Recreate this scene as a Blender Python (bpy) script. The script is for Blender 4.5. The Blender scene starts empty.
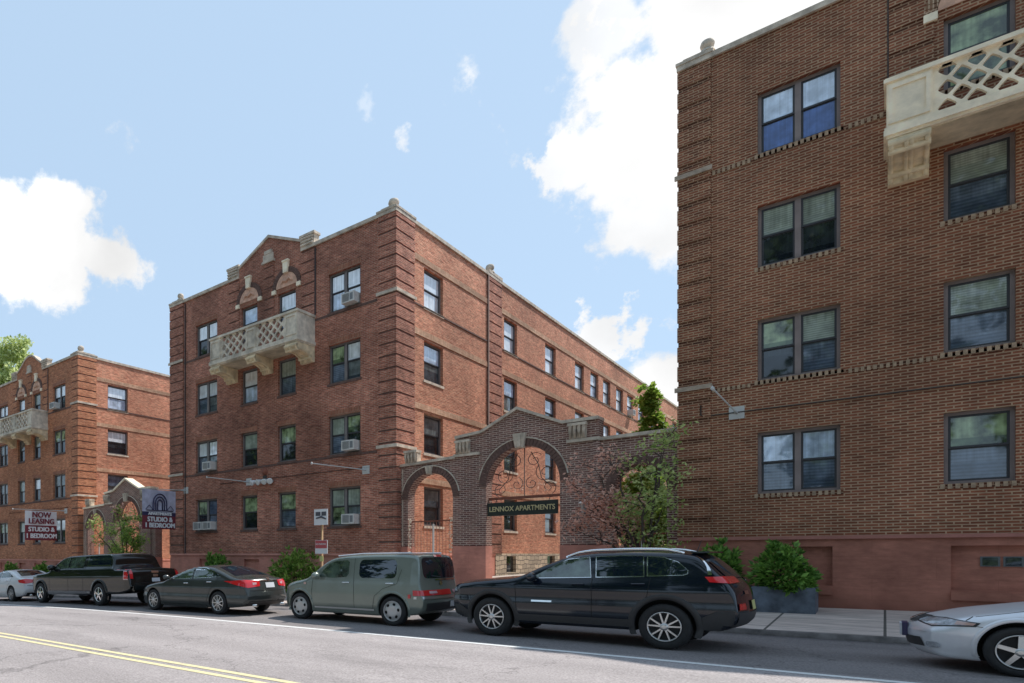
import bpy, bmesh, math, random
from mathutils import Vector, Matrix, noise as mnoise
from mathutils.bvhtree import BVHTree
random.seed(7)
R = math.radians
scene = bpy.context.scene
COL = scene.collection

# ------------------------------------------------------------------ helpers
def link(name, me, mats, parent=None):
    o = bpy.data.objects.new(name, me)
    if mats is not None and len(me.materials) == 0:
        for m in (mats if isinstance(mats, (list, tuple)) else [mats]):
            me.materials.append(m)
    COL.objects.link(o)
    if parent is not None:
        o.parent = parent
    return o

def tag(o, label=None, cat=None, group=None, kind=None):
    if label: o['label'] = label
    if cat: o['category'] = cat
    if group: o['group'] = group
    if kind: o['kind'] = kind
    return o

def thing(name, label, cat, loc=(0, 0, 0), rot=(0, 0, 0), group=None):
    o = bpy.data.objects.new(name, None)
    o.empty_display_size = 0.2
    COL.objects.link(o)
    o.location = loc
    o.rotation_euler = rot
    return tag(o, label, cat, group)

def fin(bm, name, mats, parent=None, smooth=False, sharp=None):
    me = bpy.data.meshes.new(name)
    bm.to_mesh(me); bm.free()
    if smooth:
        for p in me.polygons: p.use_smooth = True
        if sharp: me.set_sharp_from_angle(angle=R(sharp))
    return link(name, me, mats, parent)

def box(bm, x0, x1, y0, y1, z0, z1, mi=0, M=None):
    vs = [bm.verts.new(Vector(p) if M is None else M @ Vector(p)) for p in
          ((x0,y0,z0),(x1,y0,z0),(x1,y1,z0),(x0,y1,z0),(x0,y0,z1),(x1,y0,z1),(x1,y1,z1),(x0,y1,z1))]
    for f in ((0,3,2,1),(4,5,6,7),(0,1,5,4),(1,2,6,5),(2,3,7,6),(3,0,4,7)):
        fc = bm.faces.new([vs[i] for i in f]); fc.material_index = mi
    return vs

def boxes(name, lst, mats, parent):
    for q in lst:
        bm = bmesh.new(); box(bm, *q); fin(bm, name, mats, parent)

def quad(bm, pts, mi=0):
    f = bm.faces.new([bm.verts.new(p) for p in pts]); f.material_index = mi
    return f

def frame_of(d):
    d = d.normalized()
    a = Vector((0, 0, 1)) if abs(d.z) < .9 else Vector((1, 0, 0))
    u = d.cross(a).normalized()
    return u, d.cross(u).normalized()

def tube(bm, pts, r, seg=8, mi=0, cap=True):
    pts = [Vector(p) for p in pts]
    n = len(pts)
    rs = r if isinstance(r, (list, tuple)) else [r]*n
    rings = []
    u = None
    for i in range(n):
        d = (pts[min(i+1, n-1)] - pts[max(i-1, 0)])
        if d.length < 1e-9: d = Vector((0, 0, 1))
        d.normalize()
        if u is None:
            u, v = frame_of(d)
        else:
            u = (u - d*u.dot(d)).normalized(); v = d.cross(u)
        rings.append([bm.verts.new(pts[i] + (u*math.cos(2*math.pi*k/seg) + v*math.sin(2*math.pi*k/seg))*rs[i]) for k in range(seg)])
    for i in range(n-1):
        for k in range(seg):
            f = bm.faces.new((rings[i][k], rings[i][(k+1) % seg], rings[i+1][(k+1) % seg], rings[i+1][k]))
            f.material_index = mi; f.smooth = True
    if cap:
        for rg in (rings[0], rings[-1]):
            f = bm.faces.new(rg); f.material_index = mi

def lathe(bm, prof, M=None, seg=24, mi=0, smooth=True, cap=True):
    """profile of (r, h) turned about local Z, then M"""
    M = M or Matrix()
    rings = []
    for r, h in prof:
        rings.append([bm.verts.new(M @ Vector((r*math.cos(2*math.pi*k/seg), r*math.sin(2*math.pi*k/seg), h))) for k in range(seg)])
    for i in range(len(rings)-1):
        for k in range(seg):
            f = bm.faces.new((rings[i][k], rings[i][(k+1) % seg], rings[i+1][(k+1) % seg], rings[i+1][k]))
            f.material_index = mi; f.smooth = smooth
    for rg in ((rings[0], rings[-1]) if cap else ()):
        f = bm.faces.new(rg); f.material_index = mi

def slab_mesh(outline, holes=(), t=.14, bevel=0):
    """flat plate in the XZ plane with holes; front at y=0, back at y=t"""
    cu = bpy.data.curves.new('plate', 'CURVE')
    cu.dimensions = '2D'; cu.fill_mode = 'BOTH'; cu.extrude = t/2
    for poly in [outline] + list(holes):
        s = cu.splines.new('POLY'); s.points.add(len(poly)-1)
        for p, q in zip(s.points, poly): p.co = (q[0], q[1], 0, 1)
        s.use_cyclic_u = True
    o = bpy.data.objects.new('plate', cu); COL.objects.link(o)
    dg = bpy.context.evaluated_depsgraph_get()
    me = bpy.data.meshes.new_from_object(o.evaluated_get(dg))
    bpy.data.objects.remove(o); bpy.data.curves.remove(cu)
    bm = bmesh.new(); bm.from_mesh(me); bpy.data.meshes.remove(me)
    for v in bm.verts: v.co = Vector((v.co.x, v.co.z + t/2, v.co.y))
    bmesh.ops.remove_doubles(bm, verts=bm.verts, dist=1e-5)
    bmesh.ops.recalc_face_normals(bm, faces=bm.faces)
    for f in bm.faces: f.smooth = False; f.material_index = 0
    return bm

def merge(bm, src, M=None, mi=None):
    me = bpy.data.meshes.new('m'); src.to_mesh(me); src.free()
    if M is not None: me.transform(M)
    n0 = len(bm.faces)
    bm.from_mesh(me); bpy.data.meshes.remove(me)
    bm.faces.ensure_lookup_table()
    if mi is not None:
        for f in list(bm.faces)[n0:]: f.material_index = mi

def rect(x0, x1, z0, z1): return [(x0, z0), (x1, z0), (x1, z1), (x0, z1)]

def arch_poly(x0, x1, z0, zs, n=18, rise=None):
    c = (x0+x1)/2; r = (x1-x0)/2; rise = rise or r
    return [(x0, z0), (x1, z0)] + [(c + r*math.cos(math.pi*k/n), zs + rise*math.sin(math.pi*k/n)) for k in range(n+1)]

def text_bm(s, size, ext=.004, align='CENTER', bold=0.0, sx=1.0):
    cu = bpy.data.curves.new('t', 'FONT'); cu.body = s; cu.size = size; cu.extrude = ext
    cu.align_x = align; cu.align_y = 'CENTER'; cu.offset = bold; cu.space_line = .95
    cu.resolution_u = 3
    o = bpy.data.objects.new('t', cu); COL.objects.link(o)
    dg = bpy.context.evaluated_depsgraph_get()
    me = bpy.data.meshes.new_from_object(o.evaluated_get(dg))
    bpy.data.objects.remove(o); bpy.data.curves.remove(cu)
    bm = bmesh.new(); bm.from_mesh(me); bpy.data.meshes.remove(me)
    for v in bm.verts: v.co.x *= sx
    for f in bm.faces: f.material_index = 0
    return bm

XZ = Matrix.Rotation(R(90), 4, 'X')            # text plane -> facing -Y
YZ = Matrix.Rotation(R(90), 4, 'Z') @ XZ       # facing +X, reading along +Y

# ------------------------------------------------------------------ materials
def mat(name):
    m = bpy.data.materials.new(name); m.use_nodes = True
    nt = m.node_tree
    b = nt.nodes['Principled BSDF']
    return m, nt, b

def N(nt, t, **kw):
    n = nt.nodes.new(t)
    for k, v in kw.items(): setattr(n, k, v)
    return n

def c4(c): return (c[0], c[1], c[2], 1)

def worn(name, col):
    m = plain(name, col, .8)
    nt = m.node_tree; b = nt.nodes['Principled BSDF']; L = nt.links.new
    ge = N(nt, 'ShaderNodeNewGeometry'); n1 = N(nt, 'ShaderNodeTexNoise'); n1.inputs['Scale'].default_value = 9; n1.inputs['Detail'].default_value = 7; n1.inputs['Roughness'].default_value = .75
    L(ge.outputs['Position'], n1.inputs['Vector'])
    r = N(nt, 'ShaderNodeMapRange'); r.inputs[1].default_value = .54; r.inputs[2].default_value = .68; r.inputs[4].default_value = .75; L(n1.outputs['Fac'], r.inputs[0])
    mx = N(nt, 'ShaderNodeMix', data_type='RGBA'); mx.inputs[6].default_value = c4(col); mx.inputs[7].default_value = (.33, .30, .29, 1); L(r.outputs[0], mx.inputs[0]); L(mx.outputs[2], b.inputs['Base Color'])
    return m

def plain(name, col, rough=.6, metal=0, spec=.5, coat=0, nscale=0, namp=.25, bump=0, ior=None, detail=4):
    m, nt, b = mat(name)
    b.inputs['Base Color'].default_value = c4(col)
    b.inputs['Roughness'].default_value = rough
    b.inputs['Metallic'].default_value = metal
    b.inputs['Specular IOR Level'].default_value = spec
    if coat:
        b.inputs['Coat Weight'].default_value = coat
        b.inputs['Coat Roughness'].default_value = .03
    if ior: b.inputs['IOR'].default_value = ior
    if nscale:
        tc = N(nt, 'ShaderNodeTexCoord'); no = N(nt, 'ShaderNodeTexNoise')
        no.inputs['Scale'].default_value = nscale; no.inputs['Detail'].default_value = detail
        no.inputs['Roughness'].default_value = .6
        nt.links.new(tc.outputs['Object'], no.inputs['Vector'])
        mr = N(nt, 'ShaderNodeMapRange')
        mr.inputs[1].default_value = .3; mr.inputs[2].default_value = .7
        mr.inputs[3].default_value = 1-namp; mr.inputs[4].default_value = 1+namp
        nt.links.new(no.outputs['Fac'], mr.inputs[0])
        mx = N(nt, 'ShaderNodeVectorMath', operation='SCALE')
        mx.inputs[0].default_value = col
        nt.links.new(mr.outputs[0], mx.inputs['Scale'])
        nt.links.new(mx.outputs[0], b.inputs['Base Color'])
        if bump:
            bp = N(nt, 'ShaderNodeBump'); bp.inputs['Strength'].default_value = bump
            bp.inputs['Distance'].default_value = .02
            nt.links.new(no.outputs['Fac'], bp.inputs['Height'])
            nt.links.new(bp.outputs[0], b.inputs['Normal'])
    return m

def brick_mat(name, c1, c2, cm, c3=None, mortar=.012, bw=.217, rh=.0622, stain=.35, bump=.5, rough_bump=.25, sscale=.35, vary=.2, splash=None):
    m, nt, b = mat(name)
    L = nt.links.new
    tc = N(nt, 'ShaderNodeTexCoord'); sp = N(nt, 'ShaderNodeSeparateXYZ'); L(tc.outputs['Object'], sp.inputs[0])
    ad = N(nt, 'ShaderNodeMath', operation='ADD'); L(sp.outputs[0], ad.inputs[0]); L(sp.outputs[1], ad.inputs[1])
    cb = N(nt, 'ShaderNodeCombineXYZ'); L(ad.outputs[0], cb.inputs[0]); L(sp.outputs[2], cb.inputs[1])
    br = N(nt, 'ShaderNodeTexBrick')
    br.inputs['Scale'].default_value = 1; br.inputs['Brick Width'].default_value = bw; br.inputs['Row Height'].default_value = rh
    br.inputs['Mortar Size'].default_value = mortar; br.inputs['Mortar Smooth'].default_value = .15
    br.inputs['Color1'].default_value = c4(c1); br.inputs['Color2'].default_value = c4(c2); br.inputs['Mortar'].default_value = c4(cm)
    L(cb.outputs[0], br.inputs['Vector'])
    # hue drift between groups of bricks
    n2 = N(nt, 'ShaderNodeTexNoise'); n2.inputs['Scale'].default_value = 2.6; n2.inputs['Detail'].default_value = 5
    n2.inputs['Roughness'].default_value = .75
    mp = N(nt, 'ShaderNodeMapping'); mp.inputs['Scale'].default_value = (1, 1, 2.2)
    L(tc.outputs['Object'], mp.inputs['Vector']); L(mp.outputs[0], n2.inputs['Vector'])
    mr2 = N(nt, 'ShaderNodeMapRange'); mr2.inputs[1].default_value = .42; mr2.inputs[2].default_value = .66
    L(n2.outputs['Fac'], mr2.inputs[0])
    mx2 = N(nt, 'ShaderNodeMix', data_type='RGBA', blend_type='MULTIPLY')
    mul = N(nt, 'ShaderNodeMath', operation='MULTIPLY'); mul.inputs[1].default_value = .75
    L(mr2.outputs[0], mul.inputs[0]); L(mul.outputs[0], mx2.inputs[0])
    L(br.outputs['Color'], mx2.inputs[6]); mx2.inputs[7].default_value = c4(c3 or (.8, .62, .6))
    # soot and wash stains
    n3 = N(nt, 'ShaderNodeTexNoise'); n3.inputs['Scale'].default_value = sscale; n3.inputs['Detail'].default_value = 6
    n3.inputs['Roughness'].default_value = .62
    L(tc.outputs['Object'], n3.inputs['Vector'])
    mr3 = N(nt, 'ShaderNodeMapRange'); mr3.inputs[1].default_value = .33; mr3.inputs[2].default_value = .66
    mr3.inputs[3].default_value = 1-stain; mr3.inputs[4].default_value = 1.12
    L(n3.outputs['Fac'], mr3.inputs[0])
    n6 = N(nt, 'ShaderNodeTexNoise'); n6.inputs['Scale'].default_value = 7; n6.inputs['Detail'].default_value = 4; n6.inputs['Roughness'].default_value = .7
    mp6 = N(nt, 'ShaderNodeMapping'); mp6.inputs['Scale'].default_value = (.55, .55, 2.2)
    L(tc.outputs['Object'], mp6.inputs['Vector']); L(mp6.outputs[0], n6.inputs['Vector'])
    mr6 = N(nt, 'ShaderNodeMapRange'); mr6.inputs[1].default_value = .3; mr6.inputs[2].default_value = .7; mr6.inputs[3].default_value = 1-vary; mr6.inputs[4].default_value = 1+vary
    L(n6.outputs['Fac'], mr6.inputs[0])
    ml6 = N(nt, 'ShaderNodeMath', operation='MULTIPLY'); L(mr3.outputs[0], ml6.inputs[0]); L(mr6.outputs[0], ml6.inputs[1])
    if splash is not None:
        zz = N(nt, 'ShaderNodeMath', operation='MULTIPLY_ADD'); zz.inputs[1].default_value = -.5; L(n6.outputs['Fac'], zz.inputs[0]); L(sp.outputs[2], zz.inputs[2])
        zr = N(nt, 'ShaderNodeMapRange'); zr.inputs[1].default_value = splash-.42; zr.inputs[2].default_value = splash+.05; zr.inputs[3].default_value = .5; L(zz.outputs[0], zr.inputs[0])
        zm = N(nt, 'ShaderNodeMath', operation='MULTIPLY'); L(ml6.outputs[0], zm.inputs[0]); L(zr.outputs[0], zm.inputs[1]); ml6 = zm
    mx3 = N(nt, 'ShaderNodeVectorMath', operation='SCALE')
    L(mx2.outputs[2], mx3.inputs[0]); L(ml6.outputs[0], mx3.inputs['Scale'])
    L(mx3.outputs[0], b.inputs['Base Color'])
    b.inputs['Roughness'].default_value = .85; b.inputs['Specular IOR Level'].default_value = .25
    n4 = N(nt, 'ShaderNodeTexNoise'); n4.inputs['Scale'].default_value = 30; n4.inputs['Detail'].default_value = 3
    L(mp.outputs[0], n4.inputs['Vector'])
    n5 = N(nt, 'ShaderNodeTexNoise'); n5.inputs['Scale'].default_value = 5; n5.inputs['Detail'].default_value = 4
    mp5 = N(nt, 'ShaderNodeMapping'); mp5.inputs['Scale'].default_value = (.6, .6, 3)
    L(tc.outputs['Object'], mp5.inputs['Vector']); L(mp5.outputs[0], n5.inputs['Vector'])
    s1 = N(nt, 'ShaderNodeMath', operation='MULTIPLY'); s1.inputs[1].default_value = rough_bump; L(n4.outputs['Fac'], s1.inputs[0])
    s2 = N(nt, 'ShaderNodeMath', operation='MULTIPLY_ADD'); s2.inputs[1].default_value = rough_bump*2.4; L(n5.outputs['Fac'], s2.inputs[0]); L(s1.outputs[0], s2.inputs[2])
    s3 = N(nt, 'ShaderNodeMath', operation='SUBTRACT'); L(s2.outputs[0], s3.inputs[0]); L(br.outputs['Fac'], s3.inputs[1])
    bp = N(nt, 'ShaderNodeBump'); bp.inputs['Strength'].default_value = bump; bp.inputs['Distance'].default_value = .012
    L(s3.outputs[0], bp.inputs['Height']); L(bp.outputs[0], b.inputs['Normal'])
    return m

def leaf_mat(name, ca, cb_, trans=.35, scale=1.2):
    m, nt, b = mat(name); L = nt.links.new
    ge = N(nt, 'ShaderNodeNewGeometry'); tc = N(nt, 'ShaderNodeTexCoord')
    no = N(nt, 'ShaderNodeTexNoise'); no.inputs['Scale'].default_value = scale; no.inputs['Detail'].default_value = 3
    L(tc.outputs['Object'], no.inputs['Vector'])
    ad = N(nt, 'ShaderNodeMath', operation='ADD'); L(no.outputs['Fac'], ad.inputs[0])
    sc = N(nt, 'ShaderNodeMath', operation='MULTIPLY'); sc.inputs[1].default_value = .6; L(ge.outputs['Random Per Island'], sc.inputs[0])
    L(sc.outputs[0], ad.inputs[1])
    mr = N(nt, 'ShaderNodeMapRange'); mr.inputs[1].default_value = .45; mr.inputs[2].default_value = 1.15; L(ad.outputs[0], mr.inputs[0])
    mx = N(nt, 'ShaderNodeMix', data_type='RGBA'); mx.inputs[6].default_value = c4(ca); mx.inputs[7].default_value = c4(cb_)
    L(mr.outputs[0], mx.inputs[0]); L(mx.outputs[2], b.inputs['Base Color'])
    b.inputs['Roughness'].default_value = .5; b.inputs['Specular IOR Level'].default_value = .35
    tr = N(nt, 'ShaderNodeBsdfTranslucent'); L(mx.outputs[2], tr.inputs['Color'])
    ms = N(nt, 'ShaderNodeMixShader'); ms.inputs[0].default_value = trans
    L(b.outputs[0], ms.inputs[1]); L(tr.outputs[0], ms.inputs[2])
    L(ms.outputs[0], nt.nodes['Material Output'].inputs['Surface'])
    return m

def glass_mat(name, top, bot, h=1.0, ior=1.9, rough=.03, slats=0, var=.35, wob=.06):
    """window pane: blind, dark room or painted-in sky and tree reflections, under a reflecting surface"""
    m, nt, b = mat(name); L = nt.links.new
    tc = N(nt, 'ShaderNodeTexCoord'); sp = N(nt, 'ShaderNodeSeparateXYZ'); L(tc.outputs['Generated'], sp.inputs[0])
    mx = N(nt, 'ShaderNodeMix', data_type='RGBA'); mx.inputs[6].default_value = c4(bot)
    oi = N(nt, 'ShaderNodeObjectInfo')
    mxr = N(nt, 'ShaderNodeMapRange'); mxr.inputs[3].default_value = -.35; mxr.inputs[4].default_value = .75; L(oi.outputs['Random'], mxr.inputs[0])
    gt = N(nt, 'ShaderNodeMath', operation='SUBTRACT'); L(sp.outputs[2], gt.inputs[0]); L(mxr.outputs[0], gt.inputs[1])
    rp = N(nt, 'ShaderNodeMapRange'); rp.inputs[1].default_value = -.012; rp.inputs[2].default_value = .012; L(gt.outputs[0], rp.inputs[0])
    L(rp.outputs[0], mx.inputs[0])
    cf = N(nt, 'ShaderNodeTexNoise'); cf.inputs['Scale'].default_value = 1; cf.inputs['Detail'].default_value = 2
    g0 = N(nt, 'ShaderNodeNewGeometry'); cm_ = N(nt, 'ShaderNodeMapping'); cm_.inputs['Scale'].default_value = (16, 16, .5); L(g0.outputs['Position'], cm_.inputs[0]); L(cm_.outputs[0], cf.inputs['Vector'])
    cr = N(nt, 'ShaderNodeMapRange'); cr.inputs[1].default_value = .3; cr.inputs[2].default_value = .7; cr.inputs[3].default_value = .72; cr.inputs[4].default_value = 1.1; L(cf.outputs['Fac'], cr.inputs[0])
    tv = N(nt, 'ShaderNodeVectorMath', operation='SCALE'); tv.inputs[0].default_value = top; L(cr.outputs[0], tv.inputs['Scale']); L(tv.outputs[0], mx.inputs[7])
    no = N(nt, 'ShaderNodeTexNoise'); no.inputs['Scale'].default_value = 3.5; no.inputs['Detail'].default_value = 4  # blotches painted in as broken reflections
    ge = N(nt, 'ShaderNodeNewGeometry'); L(ge.outputs['Position'], no.inputs['Vector'])
    mr = N(nt, 'ShaderNodeMapRange'); mr.inputs[1].default_value = .35; mr.inputs[2].default_value = .65
    mr.inputs[3].default_value = 1-var; mr.inputs[4].default_value = 1+var
    L(no.outputs['Fac'], mr.inputs[0])
    sc = N(nt, 'ShaderNodeVectorMath', operation='SCALE'); L(mx.outputs[2], sc.inputs[0]); L(mr.outputs[0], sc.inputs['Scale'])
    last = sc.outputs[0]
    if slats:
        wv = N(nt, 'ShaderNodeMath', operation='SINE'); sz = N(nt, 'ShaderNodeSeparateXYZ'); L(ge.outputs['Position'], sz.inputs[0])
        ml = N(nt, 'ShaderNodeMath', operation='MULTIPLY'); ml.inputs[1].default_value = 2*math.pi/slats; L(sz.outputs[2], ml.inputs[0]); L(ml.outputs[0], wv.inputs[0])
        m2 = N(nt, 'ShaderNodeMapRange'); m2.inputs[1].default_value = -1; m2.inputs[3].default_value = .72; m2.inputs[4].default_value = 1.05; L(wv.outputs[0], m2.inputs[0])
        s2 = N(nt, 'ShaderNodeVectorMath', operation='SCALE'); L(last, s2.inputs[0]); L(m2.outputs[0], s2.inputs['Scale']); last = s2.outputs[0]
    L(last, b.inputs['Base Color'])
    b.inputs['Roughness'].default_value = rough; b.inputs['IOR'].default_value = ior
    bp = N(nt, 'ShaderNodeBump'); bp.inputs['Strength'].default_value = wob; bp.inputs['Distance'].default_value = .05
    n2 = N(nt, 'ShaderNodeTexNoise'); n2.inputs['Scale'].default_value = 1.1; L(ge.outputs['Position'], n2.inputs['Vector'])
    L(n2.outputs['Fac'], bp.inputs['Height']); L(bp.outputs[0], b.inputs['Normal'])
    return m

def paint(name, col, metal=.0, rough=.28, flake=0):
    m = plain(name, col, rough=rough, metal=metal, coat=.35, nscale=1.3, namp=.06)
    return m

M = {}
M['brick_r'] = brick_mat('brick_brown', (.19, .066, .037), (.33, .114, .062), (.48, .315, .20), mortar=.0125, stain=.35, bump=.5, c3=(.78, .72, .74))
M['brick_c'] = brick_mat('brick_red', (.36, .116, .074), (.61, .225, .145), (.55, .35, .26), mortar=.011, stain=.58, bump=.6, rough_bump=1.1, sscale=.3, vary=.42, c3=(.72, .62, .64))
M['brick_side'] = brick_mat('brick_side_sunlit', (.48, .168, .098), (.78, .325, .20), (.66, .42, .28), mortar=.011, stain=.4, bump=.6, rough_bump=1.1, sscale=.3, vary=.34)  # orange side brick, raised in colour to paint in the sunlit wall
M['brick_l'] = brick_mat('brick_orange', (.42, .138, .066), (.70, .27, .13), (.56, .34, .22), mortar=.011, stain=.38, bump=.6, rough_bump=.8, sscale=.3, vary=.34)
M['brick_arch'] = brick_mat('brick_purple', (.15, .076, .066), (.29, .15, .12), (.55, .43, .36), mortar=.012, stain=.35, bump=.5)
M['brick_belt_r'] = brick_mat('brick_soldier_brown', (.20, .115, .07), (.30, .18, .11), (.55, .40, .28), bw=.0622, rh=.4, mortar=.012, stain=.2)
M['dentil'] = plain('dentil_brick', (.38, .265, .175), .85, nscale=9, namp=.35)
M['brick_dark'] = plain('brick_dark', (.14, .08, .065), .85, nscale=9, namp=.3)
M['brick_rec'] = brick_mat('brick_recess', (.085, .032, .02), (.15, .056, .03), (.34, .22, .14), mortar=.0125, stain=.2)  # darker copy of the brown brick, paints shade into the recesses
M['brick_belt_sunlit'] = brick_mat('brick_belt_sunlit', (.55, .32, .20), (.72, .46, .30), (.60, .42, .30), bw=.07, rh=.21, mortar=.01, stain=.35, rough_bump=.6)  # soldier belt brick lightened to paint in the sun it catches
M['stone'] = plain('limestone', (.56, .475, .385), .85, nscale=4, namp=.35, bump=.3)
M['stone_band'] = plain('band_stone', (.42, .335, .26), .85, nscale=4, namp=.35, bump=.3)
M['stone_tan'] = plain('sandstone_tan', (.74, .60, .40), .85, nscale=3, namp=.3, bump=.3)
M['cast'] = plain('cast_stone', (.93, .80, .61), .8, nscale=2.5, namp=.22, bump=.2)
M['cast_old'] = plain('cast_stone_weathered', (.66, .585, .48), .85, nscale=2.2, namp=.4, bump=.3)
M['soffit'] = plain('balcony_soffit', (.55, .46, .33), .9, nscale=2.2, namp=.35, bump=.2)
M['stucco'] = plain('stucco_pink', (.66, .40, .29), .9, nscale=5, namp=.25, bump=.2)
M['base'] = brick_mat('painted_foundation', (.44, .182, .128), (.465, .192, .135), (.40, .165, .115), mortar=.005, bw=1.9, rh=.47, stain=.36, bump=.14, rough_bump=.5, sscale=.9, vary=.16, c3=(.92, .9, .9), splash=-1.55)
M['base_l'] = brick_mat('painted_foundation_pink', (.58, .255, .195), (.61, .27, .205), (.53, .23, .175), mortar=.005, bw=1.9, rh=.47, stain=.32, bump=.12, rough_bump=.5, sscale=.9, vary=.1, c3=(.92, .9, .9))
M['frame'] = plain('window_frame_bronze', (.20, .175, .17), .5, nscale=3, namp=.15)
M['frame_r'] = plain('window_frame_taupe', (.24, .19, .18), .5, nscale=3, namp=.15)
M['sash'] = plain('sash_dark', (.045, .045, .052), .5)
M['g_dark'] = glass_mat('pane_dark', (.03, .038, .045), (.012, .016, .022), ior=1.8)
M['g_mid'] = glass_mat('pane_grey', (.16, .185, .19), (.06, .075, .09), ior=1.8)
M['g_green'] = glass_mat('pane_green_trees', (.25, .32, .18), (.09, .13, .07), ior=1.8, var=.7)  # tree reflections painted in as green
M['g_blind'] = glass_mat('pane_blind', (.36, .41, .35), (.32, .365, .32), ior=1.75, slats=.05, var=.22)
M['g_white'] = glass_mat('pane_white', (.88, .92, .96), (.82, .88, .95), ior=3.0, var=.12)  # white blind with bright sky reflection painted in
M['g_pale'] = glass_mat('pane_pale_sky', (.58, .70, .87), (.46, .58, .76), ior=2.5, var=.3)  # pale sky reflection painted into the pane colour
M['g_blue'] = glass_mat('pane_blue_sky', (.07, .15, .42), (.085, .18, .46), ior=1.7, var=.3)  # deep blue sky reflection painted into the pane colour
M['g_slate'] = glass_mat('pane_slate', (.15, .19, .25), (.09, .12, .17), ior=1.8, slats=.07)
M['vent'] = plain('vent_grey', (.14, .15, .15), .6)
M['ac'] = plain('plastic_white', (.62, .61, .58), .55, nscale=6, namp=.1)
M['ac_grille'] = plain('plastic_grille', (.20, .21, .22), .6)
M['white'] = plain('paint_white', (.78, .78, .77), .5)
M['white_sign'] = plain('vinyl_white', (.76, .76, .78), .5)
M['lilac'] = plain('vinyl_lilac', (.50, .50, .62), .5, nscale=3, namp=.25)
M['maroon'] = plain('vinyl_maroon', (.20, .03, .045), .5)
M['navy'] = plain('vinyl_navy', (.035, .03, .09), .5)
M['signred'] = plain('sign_red', (.50, .09, .10), .5)
M['signgrey'] = plain('sign_print_grey', (.08, .08, .1), .5)
M['black'] = plain('black_metal', (.018, .018, .02), .45)
M['signboard'] = plain('sign_board_black', (.012, .018, .014), .4)
M['gold'] = plain('sign_letter_gold', (.55, .47, .25), .45)
M['iron'] = plain('wrought_iron', (.055, .042, .038), .6)
M['rust'] = plain('gate_iron_rust', (.23, .075, .045), .7, nscale=5)
M['steel'] = plain('galvanised_steel', (.42, .43, .43), .45, metal=.7)
M['pole'] = plain('pole_white', (.55, .54, .52), .5)
M['wood'] = plain('sign_post_wood', (.35, .20, .09), .7, nscale=5)
M['tyre'] = plain('tyre_rubber', (.022, .022, .023), .8, nscale=12, namp=.2)
M['well'] = plain('wheel_well', (.008, .008, .008), .9)
M['alloy'] = plain('alloy', (.62, .61, .60), .3, metal=.85)
M['alloy_grey'] = plain('alloy_grey', (.42, .42, .43), .35, metal=.8)
M['hubcap'] = plain('hubcap_silver', (.55, .54, .53), .38, metal=.5)
M['chrome'] = plain('chrome', (.80, .80, .80), .12, metal=1)
M['trim'] = plain('plastic_cladding', (.035, .035, .037), .55)
M['gap'] = plain('panel_gap', (.006, .006, .006), .8)
M['plate'] = plain('licence_plate', (.62, .63, .66), .45)
M['plate_y'] = plain('licence_plate_yellow', (.55, .55, .22), .45)
M['red_lamp'] = plain('red_lens', (.62, .015, .022), .12, coat=1)
M['pink_lamp'] = plain('clear_pink_lens', (.62, .36, .38), .12, coat=1)
M['clear_lamp'] = plain('clear_lens', (.34, .35, .38), .1, coat=1, nscale=14, namp=.6)
M['amber_lamp'] = plain('amber_lens', (.55, .36, .31), .12, coat=1)
M['carglass'] = plain('car_glass', (.006, .012, .022), .02, spec=.5, ior=2.0)
M['carglass_l'] = plain('car_glass_light', (.05, .075, .06), .02, ior=2.1, nscale=4, namp=.9)
M['p_black'] = paint('paint_black_green', (.006, .008, .008), 0, .14)
M['p_jeep'] = paint('paint_black', (.004, .008, .016), 0, .12)
M['p_dark'] = paint('paint_dark_graphite', (.055, .062, .060), .25, .2)
M['p_cube'] = paint('paint_grey_green', (.21, .24, .21), .35, .24)
M['p_silver'] = paint('paint_silver', (.76, .77, .81), .3, .3)
M['p_white'] = paint('paint_white_car', (.68, .68, .69), 0, .3)
M['leaf_green'] = leaf_mat('leaves_green', (.07, .16, .02), (.46, .62, .14), .4, 3)
M['leaf_shrub'] = leaf_mat('leaves_shrub', (.04, .12, .02), (.30, .52, .10), .3, 4)
M['leaf_bright'] = leaf_mat('leaves_bright', (.10, .20, .02), (.38, .52, .10), .5)
M['leaf_pale'] = leaf_mat('leaves_pale', (.34, .42, .12), (.74, .80, .42), .55)
M['leaf_red'] = leaf_mat('leaves_red', (.50, .24, .17), (.95, .62, .50), .5, 2)
M['leaf_olive'] = leaf_mat('leaves_olive', (.22, .33, .08), (.62, .70, .28), .5, 2)
M['leaf_purple'] = leaf_mat('leaves_purple', (.22, .14, .13), (.55, .38, .33), .4, 2)
M['leaf_back'] = leaf_mat('leaves_opposite', (.03, .07, .012), (.15, .25, .05), .4, .6)
M['bark'] = plain('bark', (.075, .055, .045), .9, nscale=8, namp=.35, bump=.4)
M['planter'] = plain('slate_planter', (.10, .12, .15), .7, nscale=4, namp=.5, bump=.15)
M['rubble'] = None
M['soil'] = plain('soil', (.05, .035, .025), .95, nscale=8, bump=.5)

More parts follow.
